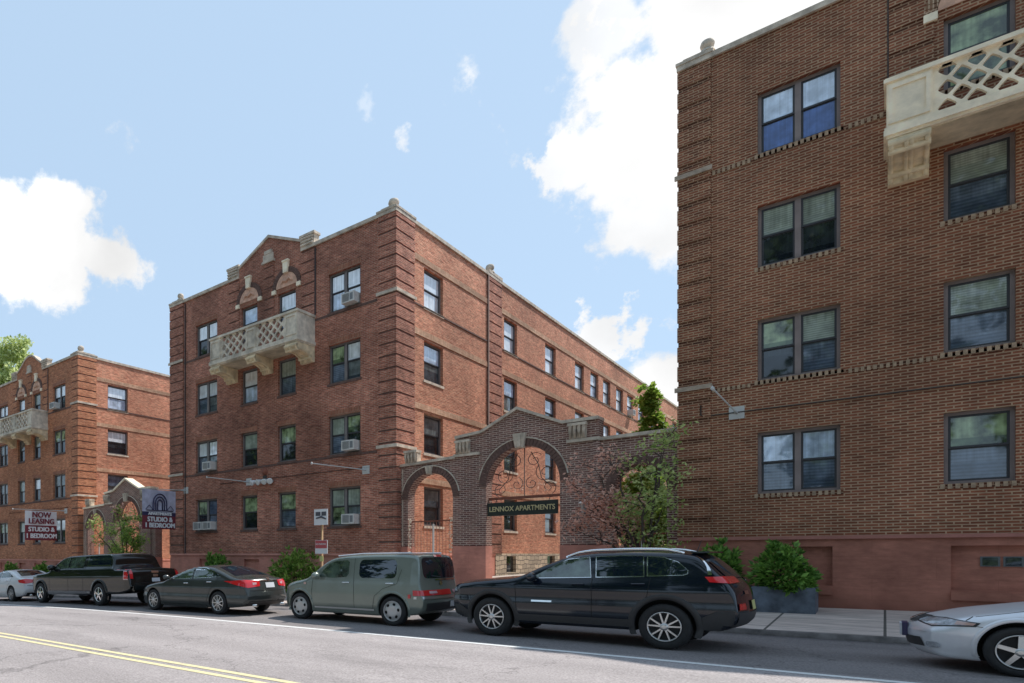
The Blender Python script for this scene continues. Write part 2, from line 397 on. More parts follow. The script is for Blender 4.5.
def road_mat():
    m, nt, b = mat('asphalt'); L = nt.links.new
    ge = N(nt, 'ShaderNodeNewGeometry')
    def noise(scale, det, mapping=None):
        n = N(nt, 'ShaderNodeTexNoise'); n.inputs['Scale'].default_value = scale; n.inputs['Detail'].default_value = det
        n.inputs['Roughness'].default_value = .65
        if mapping:
            mp = N(nt, 'ShaderNodeMapping'); mp.inputs['Scale'].default_value = mapping; L(ge.outputs['Position'], mp.inputs[0]); L(mp.outputs[0], n.inputs['Vector'])
        else: L(ge.outputs['Position'], n.inputs['Vector'])
        return n
    def rng(src, a, b_, c, d):
        r = N(nt, 'ShaderNodeMapRange'); r.inputs[1].default_value = a; r.inputs[2].default_value = b_; r.inputs[3].default_value = c; r.inputs[4].default_value = d
        L(src, r.inputs[0]); return r.outputs[0]
    def mulv(a, b_):
        n = N(nt, 'ShaderNodeMath', operation='MULTIPLY'); L(a, n.inputs[0]); L(b_, n.inputs[1]); return n.outputs[0]
    fine = noise(38, 4); mid = noise(9, 4); big = noise(.35, 5, (.25, 1, 1)); 
    f = mulv(rng(fine.outputs['Fac'], .32, .68, .66, 1.34), rng(mid.outputs['Fac'], .3, .7, .93, 1.07))
    f = mulv(f, rng(big.outputs['Fac'], .3, .7, .9, 1.1))
    # parking strip darkened to paint in the building's shadow, soft tyre tracks in the lane
    sp = N(nt, 'ShaderNodeSeparateXYZ'); L(ge.outputs['Position'], sp.inputs[0])
    f = mulv(f, rng(sp.outputs[1], 10.25, 10.6, 1, .62))
    # fine crack lines
    vo = N(nt, 'ShaderNodeTexVoronoi', feature='DISTANCE_TO_EDGE'); vo.inputs['Scale'].default_value = .22
    nd = noise(1.5, 4); mp = N(nt, 'ShaderNodeVectorMath', operation='MULTIPLY_ADD'); mp.inputs[1].default_value = (1.5, 1.5, 0)
    L(nd.outputs['Color'], mp.inputs[0]); L(ge.outputs['Position'], mp.inputs[2]); L(mp.outputs[0], vo.inputs['Vector'])
    f = mulv(f, rng(vo.outputs['Distance'], 0, .006, .62, 1))
    # oil and tyre darkening, dirty gutter
    st = noise(.55, 5, (.5, 1.6, 1)); f = mulv(f, rng(st.outputs['Fac'], .56, .74, 1, .72))
    tr = N(nt, 'ShaderNodeMath', operation='SINE'); tm = N(nt, 'ShaderNodeMath', operation='MULTIPLY_ADD'); tm.inputs[1].default_value = 3.9; tm.inputs[2].default_value = .8; L(sp.outputs[1], tm.inputs[0]); L(tm.outputs[0], tr.inputs[0])
    f = mulv(f, rng(tr.outputs[0], -1, 1, .94, 1.05))
    gd = N(nt, 'ShaderNodeMath', operation='MULTIPLY_ADD'); gd.inputs[1].default_value = .7; L(mid.outputs['Fac'], gd.inputs[0]); L(sp.outputs[1], gd.inputs[2])
    f = mulv(f, rng(gd.outputs[0], 14.6, 15.05, 1, .45))
    sc = N(nt, 'ShaderNodeVectorMath', operation='SCALE'); sc.inputs[0].default_value = (.345, .310, .304)
    L(f, sc.inputs['Scale']); L(sc.outputs[0], b.inputs['Base Color'])
    b.inputs['Roughness'].default_value = .88; b.inputs['Specular IOR Level'].default_value = .25
    bp = N(nt, 'ShaderNodeBump'); bp.inputs['Strength'].default_value = .35; bp.inputs['Distance'].default_value = .01
    L(fine.outputs['Fac'], bp.inputs['Height']); L(bp.outputs[0], b.inputs['Normal'])
    return m
M['road'] = road_mat()

def walk_mat():
    m, nt, b = mat('sidewalk_concrete'); L = nt.links.new
    ge = N(nt, 'ShaderNodeNewGeometry')
    br = N(nt, 'ShaderNodeTexBrick'); br.offset = 0
    br.inputs['Scale'].default_value = 1; br.inputs['Brick Width'].default_value = 1.55; br.inputs['Row Height'].default_value = 1.55
    br.inputs['Mortar Size'].default_value = .02; br.inputs['Color1'].default_value = c4((.47, .385, .34)); br.inputs['Color2'].default_value = c4((.54, .45, .40)); br.inputs['Mortar'].default_value = c4((.09, .08, .07))
    L(ge.outputs['Position'], br.inputs['Vector'])
    n = N(nt, 'ShaderNodeTexNoise'); n.inputs['Scale'].default_value = 2.2; n.inputs['Detail'].default_value = 8; n.inputs['Roughness'].default_value = .7
    mp = N(nt, 'ShaderNodeMapping'); mp.inputs['Scale'].default_value = (.5, 1.6, 1); L(ge.outputs['Position'], mp.inputs[0]); L(mp.outputs[0], n.inputs['Vector'])
    r = N(nt, 'ShaderNodeMapRange'); r.inputs[1].default_value = .3; r.inputs[2].default_value = .7; r.inputs[3].default_value = .62; r.inputs[4].default_value = 1.35; L(n.outputs['Fac'], r.inputs[0])
    sc = N(nt, 'ShaderNodeVectorMath', operation='SCALE'); L(br.outputs['Color'], sc.inputs[0]); L(r.outputs[0], sc.inputs['Scale'])
    L(sc.outputs[0], b.inputs['Base Color']); b.inputs['Roughness'].default_value = .9
    bp = N(nt, 'ShaderNodeBump'); bp.inputs['Strength'].default_value = .25; L(n.outputs['Fac'], bp.inputs['Height']); L(bp.outputs[0], b.inputs['Normal'])
    return m
M['walk'] = walk_mat()
M['kerb'] = plain('kerb_stone', (.16, .14, .13), .9, nscale=3, namp=.5, bump=.3)
M['line_w'] = worn('road_paint_white', (.74, .73, .71))
M['line_y'] = worn('road_paint_yellow', (.72, .63, .36))
M['grass'] = plain('grass', (.07, .11, .03), .95, nscale=3, namp=.5)
M['court'] = plain('courtyard_paving', (.42, .37, .33), .9, nscale=3, namp=.2)

def rubble_mat():
    m, nt, b = mat('rubble_stone'); L = nt.links.new
    tc = N(nt, 'ShaderNodeTexCoord'); sp = N(nt, 'ShaderNodeSeparateXYZ'); L(tc.outputs['Object'], sp.inputs[0])
    ad = N(nt, 'ShaderNodeMath', operation='ADD'); L(sp.outputs[0], ad.inputs[0]); L(sp.outputs[1], ad.inputs[1])
    cb = N(nt, 'ShaderNodeCombineXYZ'); L(ad.outputs[0], cb.inputs[0]); L(sp.outputs[2], cb.inputs[1])
    br = N(nt, 'ShaderNodeTexBrick'); br.inputs['Scale'].default_value = 1; br.inputs['Brick Width'].default_value = .5; br.inputs['Row Height'].default_value = .2
    br.inputs['Mortar Size'].default_value = .018; br.inputs['Color1'].default_value = c4((.62, .50, .36)); br.inputs['Color2'].default_value = c4((.38, .31, .23)); br.inputs['Mortar'].default_value = c4((.14, .11, .09))
    n = N(nt, 'ShaderNodeTexNoise'); n.inputs['Scale'].default_value = 2; L(cb.outputs[0], n.inputs['Vector'])
    ma = N(nt, 'ShaderNodeVectorMath', operation='MULTIPLY_ADD'); ma.inputs[1].default_value = (.25, .2, 0); L(n.outputs['Color'], ma.inputs[0]); L(cb.outputs[0], ma.inputs[2]); L(ma.outputs[0], br.inputs['Vector'])
    L(br.outputs['Color'], b.inputs['Base Color']); b.inputs['Roughness'].default_value = .9
    bp = N(nt, 'ShaderNodeBump'); bp.inputs['Strength'].default_value = .7; bp.invert = True; L(br.outputs['Fac'], bp.inputs['Height']); L(bp.outputs[0], b.inputs['Normal'])
    return m
M['rubble'] = rubble_mat()

# ------------------------------------------------------------------ terrain
ZP = [(-400,-7), (-120,-6.2), (-80,-4.6), (-60,-3.5), (-45,-2.75), (-32,-2.18), (-26,-1.96), (-21.7,-1.81), (-17.8,-1.70), (-15.2,-1.645), (-12.4,-1.59), (-10,-1.56), (-7.4,-1.528), (-5.1,-1.497), (-2.4,-1.468), (0,-1.445), (8,-1.37), (40,-1.1), (80,-.8), (400,-.2)]
def zg(x):
    for (a, za), (b, zb) in zip(ZP, ZP[1:]):
        if a <= x <= b: return za + (zb-za)*(x-a)/(b-a)
    return ZP[0][1] if x < ZP[0][0] else ZP[-1][1]

def strip(name, xs, ys, dz, m, parent=None):
    """ground strip along the street; ys rows, dz height over the road at each row"""
    bm = bmesh.new()
    grid = [[bm.verts.new((x, y, zg(x)+d)) for y, d in zip(ys, dz)] for x in xs]
    for i in range(len(xs)-1):
        for j in range(len(ys)-1):
            bm.faces.new((grid[i][j], grid[i+1][j], grid[i+1][j+1], grid[i][j+1]))
    o = fin(bm, name, m, parent, smooth=True)
    return o
def frange(a, b, s):
    n = max(1, round((b-a)/s)); return [a+(b-a)*i/n for i in range(n+1)]
XS = [-400, -250, -160, -120, -100] + frange(-80, 40, 1.0) + [50, 60, 80, 120, 250, 400]
tag(strip('ground', XS, [-400, -150, -60, -9, 15.2, 60, 120, 400], [-.06]*8, M['grass']), kind='structure')
tag(strip('road', XS, [-5, 0, 5, 10, 14.75], [0]*5, M['road']), kind='structure')
KH = .085
tag(strip('kerb', XS, [14.74, 14.751, 14.90], [-.02, KH, KH+.004], M['kerb']), kind='structure')
tag(strip('pavement', XS, [14.90, 17.5, 19.45], [KH+.006, KH+.09, KH+.16], M['walk']), kind='structure')
tag(strip('opposite_pavement', XS, [-7.2, -5.15], [.1, .1], M['walk']), kind='structure')
tag(strip('opposite_kerb', XS, [-5.15, -5.0, -4.99], [.104, .1, -.02], M['kerb']), kind='structure')
tag(strip('parking_line', XS, [10.22, 10.37], [.004, .004], M['line_w']), kind='structure')
tag(strip('centre_line', XS, [5.575, 5.685], [.004, .004], M['line_y']), kind='structure')
tag(strip('centre_line', XS, [5.33, 5.44], [.004, .004], M['line_y']), kind='structure')
for (x0, x1, nm) in ((-11.9, -3.75, 'courtyard'), (-33.0, -24.6, 'courtyard')):
    bm = bmesh.new(); quad(bm, [(x0, 19.45, -.98), (x1, 19.45, -.98), (x1, 75, -.75), (x0, 75, -.75)])
    tag(fin(bm, nm, M['court']), kind='structure')

# ------------------------------------------------------------------ windows
MC = {}
def cached(key, fn):
    if key not in MC: MC[key] = fn()
    return MC[key]
def me_of(bm, mats, name='m', smooth=False):
    me = bpy.data.meshes.new(name); bm.to_mesh(me); bm.free()
    for m in mats: me.materials.append(m)
    return me

def win_frame(w, h, double):
    bm = bmesh.new(); f = .065; y0, y1 = .105, .20
    box(bm, 0, f, y0, y1, 0, h); box(bm, w-f, w, y0, y1, 0, h)
    box(bm, f, w-f, y0, y1, 0, f*.9); box(bm, f, w-f, y0, y1, h-f, h)
    if double: box(bm, w/2-.055, w/2+.055, y0-.004, y1, f*.9, h-f)
    return bm
def lights(w, double):
    f = .065
    return [(f, w/2-.055), (w/2+.055, w-f)] if double else [(f, w-f)]
def win_sash(w, h, double):
    bm = bmesh.new(); s = .038; mid = h*.50
    for a, b in lights(w, double):
        for (z0, z1, y) in ((mid, h-.065, .125), (.058, mid+.02, .152)):
            box(bm, a, a+s, y, y+.025, z0, z1); box(bm, b-s, b, y, y+.025, z0, z1)
            box(bm, a+s, b-s, y, y+.025, z0, z0+s*1.1); box(bm, a+s, b-s, y, y+.025, z1-s*1.1, z1)
    return bm
def pane_bm(a, b, z0, z1, y):
    bm = bmesh.new(); quad(bm, [(a, y, z0), (b, y, z0), (b, y, z1), (a, y, z1)]); return bm
def sill_bm(w, dent):
    bm = bmesh.new(); 
    if dent:
        n = int((w+.1)/.098)
        p = (w+.1)/n
        for i in range(n): box(bm, -.05+i*p, -.05+i*p+p*.6, -.024, .09, -.10, 0, 0)
        box(bm, -.05, w+.05, -.012, .08, -.095, -.004, 2)
    else:
        box(bm, -.05, w+.05, -.03, .09, -.09, 0)
    return bm

def window(parent, mat4, w, h, double, fills, fm, sillmat, key, dent=False):
    """window part: frame mesh with sash, panes and sill under it"""
    kk = (round(w, 3), round(h, 3), double, fm.name)
    o = link('window', cached(('f',)+kk, lambda: me_of(win_frame(w, h, double), [fm], 'window')), None, parent)
    o.matrix_local = mat4
    link('sash', cached(('s',)+kk, lambda: me_of(win_sash(w, h, double), [M['sash']], 'sash')), None, o)
    mid = h*.5
    for i, (a, b) in enumerate(lights(w, double)):
        for j, (z0, z1, y) in enumerate(((mid, h-.065, .140), (.058, mid+.02, .167))):
            fl = fills[(i*2+j) % len(fills)]
            k = ('p', i, j, fl)+kk
            link('pane', cached(k, lambda: me_of(pane_bm(a+.01, b-.01, z0+.01, z1-.01, y), [M[fl]], 'pane')), None, o)
    sm = sillmat if isinstance(sillmat, list) else [sillmat]
    link('sill', cached(('sl', dent, sm[0].name)+kk, lambda: me_of(sill_bm(w, dent), sm, 'sill')), None, o)
    return o

# ------------------------------------------------------------------ apartment blocks
YF = 19.4
ROWS = [1.02 + 2.69*i for i in range(4)]      # opening bottoms over the water table
WH = 1.46
FRONT = [('A', 1.85, 3.30, True), ('B', 4.85, 5.80, False), ('C', 6.97, 7.92, False), ('D', 9.55, 11.0, True)]
BW = 12.47
TOP = 11.88

def quoin_pilaster(parent, bricks, x0, x1, y0, y1, recess_mat, ztop=TOP, z0=0):
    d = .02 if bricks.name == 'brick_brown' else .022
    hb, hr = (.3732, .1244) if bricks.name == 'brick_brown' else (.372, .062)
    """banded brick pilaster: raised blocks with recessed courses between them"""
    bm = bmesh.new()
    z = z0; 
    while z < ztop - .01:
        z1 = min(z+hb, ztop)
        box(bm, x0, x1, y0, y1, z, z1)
        if z1 + hr < ztop: box(bm, x0+d, x1-d, y0+d, y1-d if y1 > .5 else y1, z1, z1+hr, 1)  # sunk courses coloured darker for the shade they lie in
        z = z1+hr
    return fin(bm, 'pilaster', [bricks, recess_mat], parent)

def ball_finial(parent, x, y, z, s=1.0):
    bm = bmesh.new()
    lathe(bm, [(.20*s, 0), (.20*s, .05*s), (.12*s, .08*s), (.11*s, .10*s), (.17*s, .16*s), (.195*s, .25*s), (.16*s, .35*s), (.07*s, .40*s), (.01, .41*s)], Matrix.Translation((x, y, z)), 14)
    return fin(bm, 'finial', M['stone'], parent)

def balcony(parent, x0, x1, castm, wide=.64, hole=(.33, .72)):
    pr = -1.06; zb, zt = 8.14, 9.20
    bm = bmesh.new()
    box(bm, x0-.04, x1+.04, pr-.05, 0, zb-.11, zb)
    box(bm, x0-.0, x1+.0, pr-.0, 0, zb-.16, zb-.11)
    b = fin(bm, 'balcony', castm, parent)
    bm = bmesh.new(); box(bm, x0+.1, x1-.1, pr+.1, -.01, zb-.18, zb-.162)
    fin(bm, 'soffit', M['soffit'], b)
    mids = (x0+x1)/2
    posts = [(x0, x0+wide), (mids-.27, mids+.27), (x1-wide, x1)]
    for a, c in posts:
        bm = bmesh.new()
        box(bm, a, c, pr, pr+.16, zb, zt-.1)
        f = .09
        for (u0, u1, v0, v1) in ((a+.03, a+f, zb+.12, zt-.16), (c-f, c-.03, zb+.12, zt-.16), (a+f, c-f, zb+.12, zb+.2), (a+f, c-f, zt-.24, zt-.16)):
            box(bm, u0, u1, pr-.03, pr, v0, v1)
        fin(bm, 'post', castm, b)
    bm = bmesh.new()
    box(bm, x0-.04, x1+.04, pr-.05, pr+.2, zt-.1, zt-.03); box(bm, x0-.02, x1+.02, pr-.02, pr+.17, zt-.03, zt)
    for xs in ((x0-.03, x0+.17), (x1-.17, x1+.03)): box(bm, xs[0], xs[1], pr+.2, 0, zt-.1, zt-.0)
    box(bm, x0-.03, x1+.03, pr-.03, pr+.02, zb+.0, zb+.06)
    fin(bm, 'handrail', castm, b)
    for a, c in ((posts[0][1], posts[1][0]), (posts[1][1], posts[2][0])):
        holes = []; w = c-a; hz0, hz1 = zb+.04, zt-.1
        n = max(2, round(w/.40)); px = w/n; rows = 5; pz = (hz1-hz0)/(rows)*1.0
        def dia(cx, cz, sx, sz):
            pts = []
            for k in range(16):
                t = 2*math.pi*k/16; cs, sn = math.cos(t), math.sin(t)
                q = 1.65
                pts.append((cx+sx*math.copysign(abs(cs)**q, cs), cz+sz*math.copysign(abs(sn)**q, sn)))
            return pts
        for r in range(rows):
            cz = hz0+pz*(r+.5)
            off = .5 if r % 2 == 0 else 1.0
            k = 0
            while off+k < n-.3:
                cx = a+px*(off+k)
                holes.append(dia(cx, cz, px*hole[0], pz*hole[1])); k += 1
        bm = slab_mesh(rect(a, c, hz0, hz1), holes, .08)
        bmesh.ops.translate(bm, verts=bm.verts, vec=(0, pr+.04, 0))
        fin(bm, 'lattice_panel', castm, b)
    for xs in (x0, x1-.09):   # side panels
        bm = bmesh.new(); box(bm, xs+.005, xs+.085, pr+.16, 0, zb, zt-.1); fin(bm, 'side_panel', castm, b)
    prof = [(0, zb-.165), (pr+.02, zb-.165), (pr-.02, zb-.24), (pr-.02, zb-.36), (pr+.05, zb-.42), (pr+.30, zb-.39), (pr+.55, zb-.42), (pr+.78, zb-.50), (pr+.90, zb-.62), (pr+.93, zb-.74), (0, zb-.74)]
    for (a, c) in posts:
        bm = bmesh.new()
        l1 = [bm.verts.new((a+.02, y, z)) for y, z in prof]; l2 = [bm.verts.new((c-.02, y, z)) for y, z in prof]
        bm.faces.new(l1); bm.faces.new(l2[::-1])
        for i in range(len(prof)): bm.faces.new((l1[i], l2[i], l2[(i+1) % len(prof)], l1[(i+1) % len(prof)]))
        und = [(pr-.02, zb-.26), (pr-.02, zb-.36), (pr+.05, zb-.42), (pr+.30, zb-.39), (pr+.55, zb-.42), (pr+.78, zb-.50), (pr+.90, zb-.62), (pr+.93, zb-.72)]
        for xx in (a+.07, (a+c)/2-.035, (a+c)/2+.035, c-.07): tube(bm, [(xx, y-.01, z-.01) for y, z in und], .04, 6)
        for (y, z) in ((pr-.02, zb-.30), (pr+.06, zb-.43), (pr+.84, zb-.58)): tube(bm, [(a+.02, y, z), (c-.02, y, z)], .062, 8)
        fin(bm, 'bracket', M['stone_tan'], b)
    return b

def fill_pick(bname, col, row, side=False):
    r = random.random()
    if side:
        if row == 3: return ['g_white', 'g_white' if r < .5 else 'g_pale']
        if row == 2: return ['g_pale', 'g_mid'] if r < .6 else ['g_white', 'g_dark']
        return ['g_mid', 'g_dark'] if r < .5 else ['g_slate', 'g_mid']
    opts = [['g_green', 'g_dark'], ['g_blind', 'g_mid'], ['g_white', 'g_dark'], ['g_mid', 'g_dark'], ['g_blind', 'g_dark']]
    return opts[int(r*5) % 5]

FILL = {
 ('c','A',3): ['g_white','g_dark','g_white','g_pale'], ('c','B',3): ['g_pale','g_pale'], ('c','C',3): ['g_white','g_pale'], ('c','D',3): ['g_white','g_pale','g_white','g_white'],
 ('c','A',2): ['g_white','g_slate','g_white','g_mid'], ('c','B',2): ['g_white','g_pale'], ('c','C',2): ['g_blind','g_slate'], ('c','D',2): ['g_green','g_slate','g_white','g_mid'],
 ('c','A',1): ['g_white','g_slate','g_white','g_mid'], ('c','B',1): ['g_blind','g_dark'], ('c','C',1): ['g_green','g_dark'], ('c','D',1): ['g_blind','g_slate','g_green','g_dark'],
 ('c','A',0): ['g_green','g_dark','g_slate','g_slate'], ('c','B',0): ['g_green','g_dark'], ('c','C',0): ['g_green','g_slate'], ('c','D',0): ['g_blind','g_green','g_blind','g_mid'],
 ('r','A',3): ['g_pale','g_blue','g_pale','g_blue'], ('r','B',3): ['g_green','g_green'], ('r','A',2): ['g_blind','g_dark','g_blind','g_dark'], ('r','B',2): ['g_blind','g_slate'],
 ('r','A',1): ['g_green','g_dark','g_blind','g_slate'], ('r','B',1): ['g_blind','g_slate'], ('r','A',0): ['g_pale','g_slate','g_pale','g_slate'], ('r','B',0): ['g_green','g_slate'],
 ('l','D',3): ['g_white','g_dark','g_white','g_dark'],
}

def apartment(key, label, x0, zw, brick, framem, side=None, left_edge=0.0, castm=None, basem=None, dent=False, ground_drop=-3.0, concave=False):
    root = thing('apartment_building', label, 'apartment building', (x0, YF, zw))
    le = left_edge
    # front wall with gable and openings
    gx0, gx1, gm = 4.06, 8.88, 6.47
    if concave:
        gab = [(gx1-.66, TOP), (gx1-.66, 12.28), (7.9, 12.42), (7.55, 12.62), (7.2, 12.86), (6.8, 13.03), (gm, 13.07), (6.14, 13.03), (5.74, 12.86), (5.39, 12.62), (5.04, 12.42), (gx0+.66, 12.28), (gx0+.66, TOP)]
    else:
        gab = [(gx1-.66, TOP), (gx1-.66, 12.26), (gm, 13.05), (gx0+.66, 12.26), (gx0+.66, TOP)]
    outline = [(le, 0), (BW, 0), (BW, TOP)] + gab + [(le, TOP)]
    holes = [rect(a, b, z, z+WH) for _, a, b, _ in FRONT for z in ROWS]
    bm = slab_mesh(outline, holes, .20)
    sl = side['len'] if side else 30.0
    if side:
        sh = [rect(a, b, z, z+WH) for a, b in side['wins'] for z in ROWS]
        sb = slab_mesh([(.20, 0), (sl, 0), (sl, TOP), (.20, TOP)], sh, .20)
        b2 = bmesh.new(); merge(b2, sb, Matrix.Translation((BW, 0, 0)) @ Matrix.Rotation(R(90), 4, 'Z')); fin(b2, 'side_wall', M['brick_side'], root)
    else:
        quad(bm, [(BW, .16, 0), (BW, sl, 0), (BW, sl, TOP), (BW, .16, TOP)])
    quad(bm, [(le, .16, 0), (le, sl, 0), (le, sl, TOP), (le, .16, TOP)])
    quad(bm, [(le, sl, 0), (BW, sl, 0), (BW, sl, TOP), (le, sl, TOP)])
    fin(bm, 'wall', brick, root)
    # dark rooms behind the glass
    bm = bmesh.new(); box(bm, le+.3, BW-.3, .35, sl-.3, -.5, TOP-.6); 
    # painted foundation
    bsm = [rect(a, b, -1.15, -.24) for a, b in ((2.55+.25, 3.4), (5.1, 5.9), (7.1, 7.9), (4.72+.25, 6.3))] if key == 'r' else [rect(a, b, -.75, -.24) for a, b in ((2.1, 2.95), (5.0, 5.9), (7.1, 7.9), (9.9, 10.8))]
    if key == 'r': bsm = [rect(2.0, 3.17, -1.13, -.24), rect(4.95, 6.35, -1.16, -.24), rect(8.9, 10.2, -1.13, -.24)]
    fb = slab_mesh([(le, ground_drop), (BW, ground_drop), (BW, -.075), (le, -.075)], bsm, .16)
    if side:
        q = side['pink']
        fs = slab_mesh([(.16, ground_drop), (q, ground_drop), (q, -.075), (.16, -.075)], [], .16)
        merge(fb, fs, Matrix.Translation((BW, 0, 0)) @ Matrix.Rotation(R(90), 4, 'Z'))
    else: quad(fb, [(BW, .16, ground_drop), (BW, sl, ground_drop), (BW, sl, 0), (BW, .16, 0)])
    quad(fb, [(le, .16, ground_drop), (le, sl, ground_drop), (le, sl, 0), (le, .16, 0)])
    fo = fin(fb, 'foundation', basem, root)
    bm = bmesh.new(); box(bm, le-.03, BW+.03, -.05, .14, -.075, -.0)
    if side: box(bm, BW-.12, BW+.03, .14, q, -.075, 0)
    fin(bm, 'water_table', plain('water_table_paint_'+key, tuple(min(1, c*1.25) for c in ((.33, .135, .105) if key == 'r' else (.52, .235, .185))), .75, nscale=2, namp=.15), root)
    for h in bsm:
        (a, z0), (b, z1) = h[0], h[2]
        bm = bmesh.new(); quad(bm, [(a, .11, z0), (b, .11, z0), (b, .11, z1), (a, .11, z1)])
        p = fin(bm, 'basement_panel', basem, root)
        bm = bmesh.new(); box(bm, a-.0, b+.0, -.045, .0, z0-.19, z0-.02); box(bm, a, b, -.0, .10, z0-.0, z0+.012); fin(bm, 'sill', basem, p)
        if key == 'r' and a > 4 and a < 6:
            bm = bmesh.new()
            for q0 in (a+.42, a+.72):
                box(bm, q0-.02, q0+.24, .085, .11, z1-.42, z1-.22, 0)
                box(bm, q0+.01, q0+.21, .075, .085, z1-.40, z1-.24, 1)
            fin(bm, 'vent', [M['vent'], M['g_dark']], p)
    if side:   # rough stone foundation along the courtyard
        wins = [rect(a+.2, b-.2, -.85, -.12) for a, b in side['wins'] if a > q]
        fs = slab_mesh([(q, ground_drop), (sl, ground_drop), (sl, 0), (q, 0)], wins, .2)
        st = bmesh.new(); merge(st, fs, Matrix.Translation((BW+.03, 0, 0)) @ Matrix.Rotation(R(90), 4, 'Z'))
        so = fin(st, 'stone_base', M['rubble'], root)
        for wq in wins:
            (a, z0), (b, z1) = wq[0], wq[2]
            bm = bmesh.new(); quad(bm, [(BW-.1, a, z0), (BW-.1, b, z0), (BW-.1, b, z1), (BW-.1, a, z1)])
            fin(bm, 'basement_window', M['g_dark'], so)
    bm = bmesh.new(); box(bm, le+.2, BW-.2, .2, sl-.05, TOP-.75, TOP-.6); fin(bm, 'roof', M['black'], root)
    # pilasters
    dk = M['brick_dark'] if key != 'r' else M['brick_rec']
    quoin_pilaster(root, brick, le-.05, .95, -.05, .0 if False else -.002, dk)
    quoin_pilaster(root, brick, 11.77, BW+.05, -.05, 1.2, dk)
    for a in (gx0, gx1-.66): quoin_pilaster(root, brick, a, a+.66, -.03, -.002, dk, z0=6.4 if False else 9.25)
    quoin_pilaster(root, brick, gm-.28, gm+.28, -.03, -.002, dk, ztop=12.0, z0=9.25)
    if side:
        for p in side['pils']:
            quoin_pilaster(root, brick, BW+.002, BW+.05, p, p+1.3, dk)
            bm = bmesh.new(); tube(bm, [(BW+.04, p-.06, -.9), (BW+.04, p-.06, TOP)], .045, 8); fin(bm, 'downpipe', M['brick_dark'], root)
    # copings
    boxes('coping', [(le-.06, gx0+.66, -.07, .34, TOP, TOP+.13), (gx1-.66, BW+.06, -.07, .34, TOP, TOP+.13), (BW-.28, BW+.06, .34, sl, TOP, TOP+.13), (le-.06, le+.28, .34, sl, TOP, TOP+.13)], M['stone'], root)
    for a, b, c in ((le-.08, 1.0, .30), (11.72, BW+.08, 1.25)):
        bm = bmesh.new(); box(bm, a, b, -.09, c, TOP+.13, TOP+.2); box(bm, a+.14, b-.14, .0, c-.1, TOP+.2, TOP+.28)
        fin(bm, 'corner_block', M['stone'], root)
    bm = bmesh.new()
    gpts = gab[1:-1]
    for (xa, za), (xb, zb2) in zip(gpts, gpts[1:]):
        for dy0, dy1 in ((-.06, .30),):
            vs = [bm.verts.new(p) for p in ((xa, dy0, za), (xb, dy0, zb2), (xb, dy1, zb2), (xa, dy1, za), (xa, dy0, za+.11), (xb, dy0, zb2+.11), (xb, dy1, zb2+.11), (xa, dy1, za+.11))]
            for f in ((0,3,2,1),(4,5,6,7),(0,1,5,4),(1,2,6,5),(2,3,7,6),(3,0,4,7)): bm.faces.new([vs[i] for i in f])
    fin(bm, 'gable_coping', M['stone'], root)
    for a in (gx0, gx1-.66):   # stone scrolls ending the gable
        bm = bmesh.new()
        box(bm, a-.05, a+.71, -.10, .30, 12.38, 12.47); box(bm, a, a+.66, -.05, .28, TOP+.132, 12.38)
        for t in range(3): tube(bm, [(a+.03, -.08, 12.06+.12*t), (a+.63, -.08, 12.06+.12*t)], .05, 8)
        fin(bm, 'gable_scroll', M['stone'], root)
    ball_finial(root, le+.55, .15, TOP+.28, .8); ball_finial(root, BW-.30, .35, TOP+.28, 1.0)
    if side:
        for p in side['pils']:
            bm = bmesh.new(); box(bm, BW-.3, BW+.07, p-.02, p+1.32, TOP+.13, TOP+.26); fin(bm, 'coping_block', M['stone'], root)
            ball_finial(root, BW-.1, p+.4, TOP+.26, .95)
    # stone bands on the corners, soldier belts between them
    for zb3 in (9.10, 3.70):
        boxes('stone_band', [(le-.10, .98, -.10, -.052, zb3, zb3+.11), (11.72, BW+.10, -.10, -.052, zb3, zb3+.11)] + ([(BW+.052, BW+.10, -.052, 1.24, zb3, zb3+.11)] if side else []), M['stone_band' if key == 'r' else 'stone'], root)
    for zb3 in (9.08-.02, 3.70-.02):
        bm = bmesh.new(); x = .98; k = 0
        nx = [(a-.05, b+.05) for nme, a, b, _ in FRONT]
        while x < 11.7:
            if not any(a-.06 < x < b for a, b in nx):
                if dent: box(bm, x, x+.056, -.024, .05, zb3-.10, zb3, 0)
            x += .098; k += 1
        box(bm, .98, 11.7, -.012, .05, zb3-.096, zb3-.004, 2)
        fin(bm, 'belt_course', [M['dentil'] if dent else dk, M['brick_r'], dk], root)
    # side soldier belts, paler brick stands in for sun on them
    if side:
        bm = bmesh.new()
        segs = []
        y = 1.22
        for p in side['pils']: segs.append((y, p-.03)); y = p+1.31
        segs.append((y, sl))
        bm.free()
        for a, b in segs:
            boxes('sunlit_belt', [(BW-.05, BW+.03, a, b, z+WH+.09, z+WH+.31) for z in ROWS], M['brick_belt_sunlit'], root)
            boxes('sill_belt', [(BW-.05, BW+.03, a, b, 9.02, 9.08)], dk, root)
    # windows
    lintelm = brick_mat('brick_lintel_'+key, (.13, .05, .03) if key == 'r' else (.30, .11, .07), (.19, .075, .042) if key == 'r' else (.42, .16, .10), (.36, .25, .17), bw=.07, rh=.25, mortar=.011, stain=.3)
    sm = [M['dentil'], M['brick_r'], dk] if dent else [M['brick_dark']]
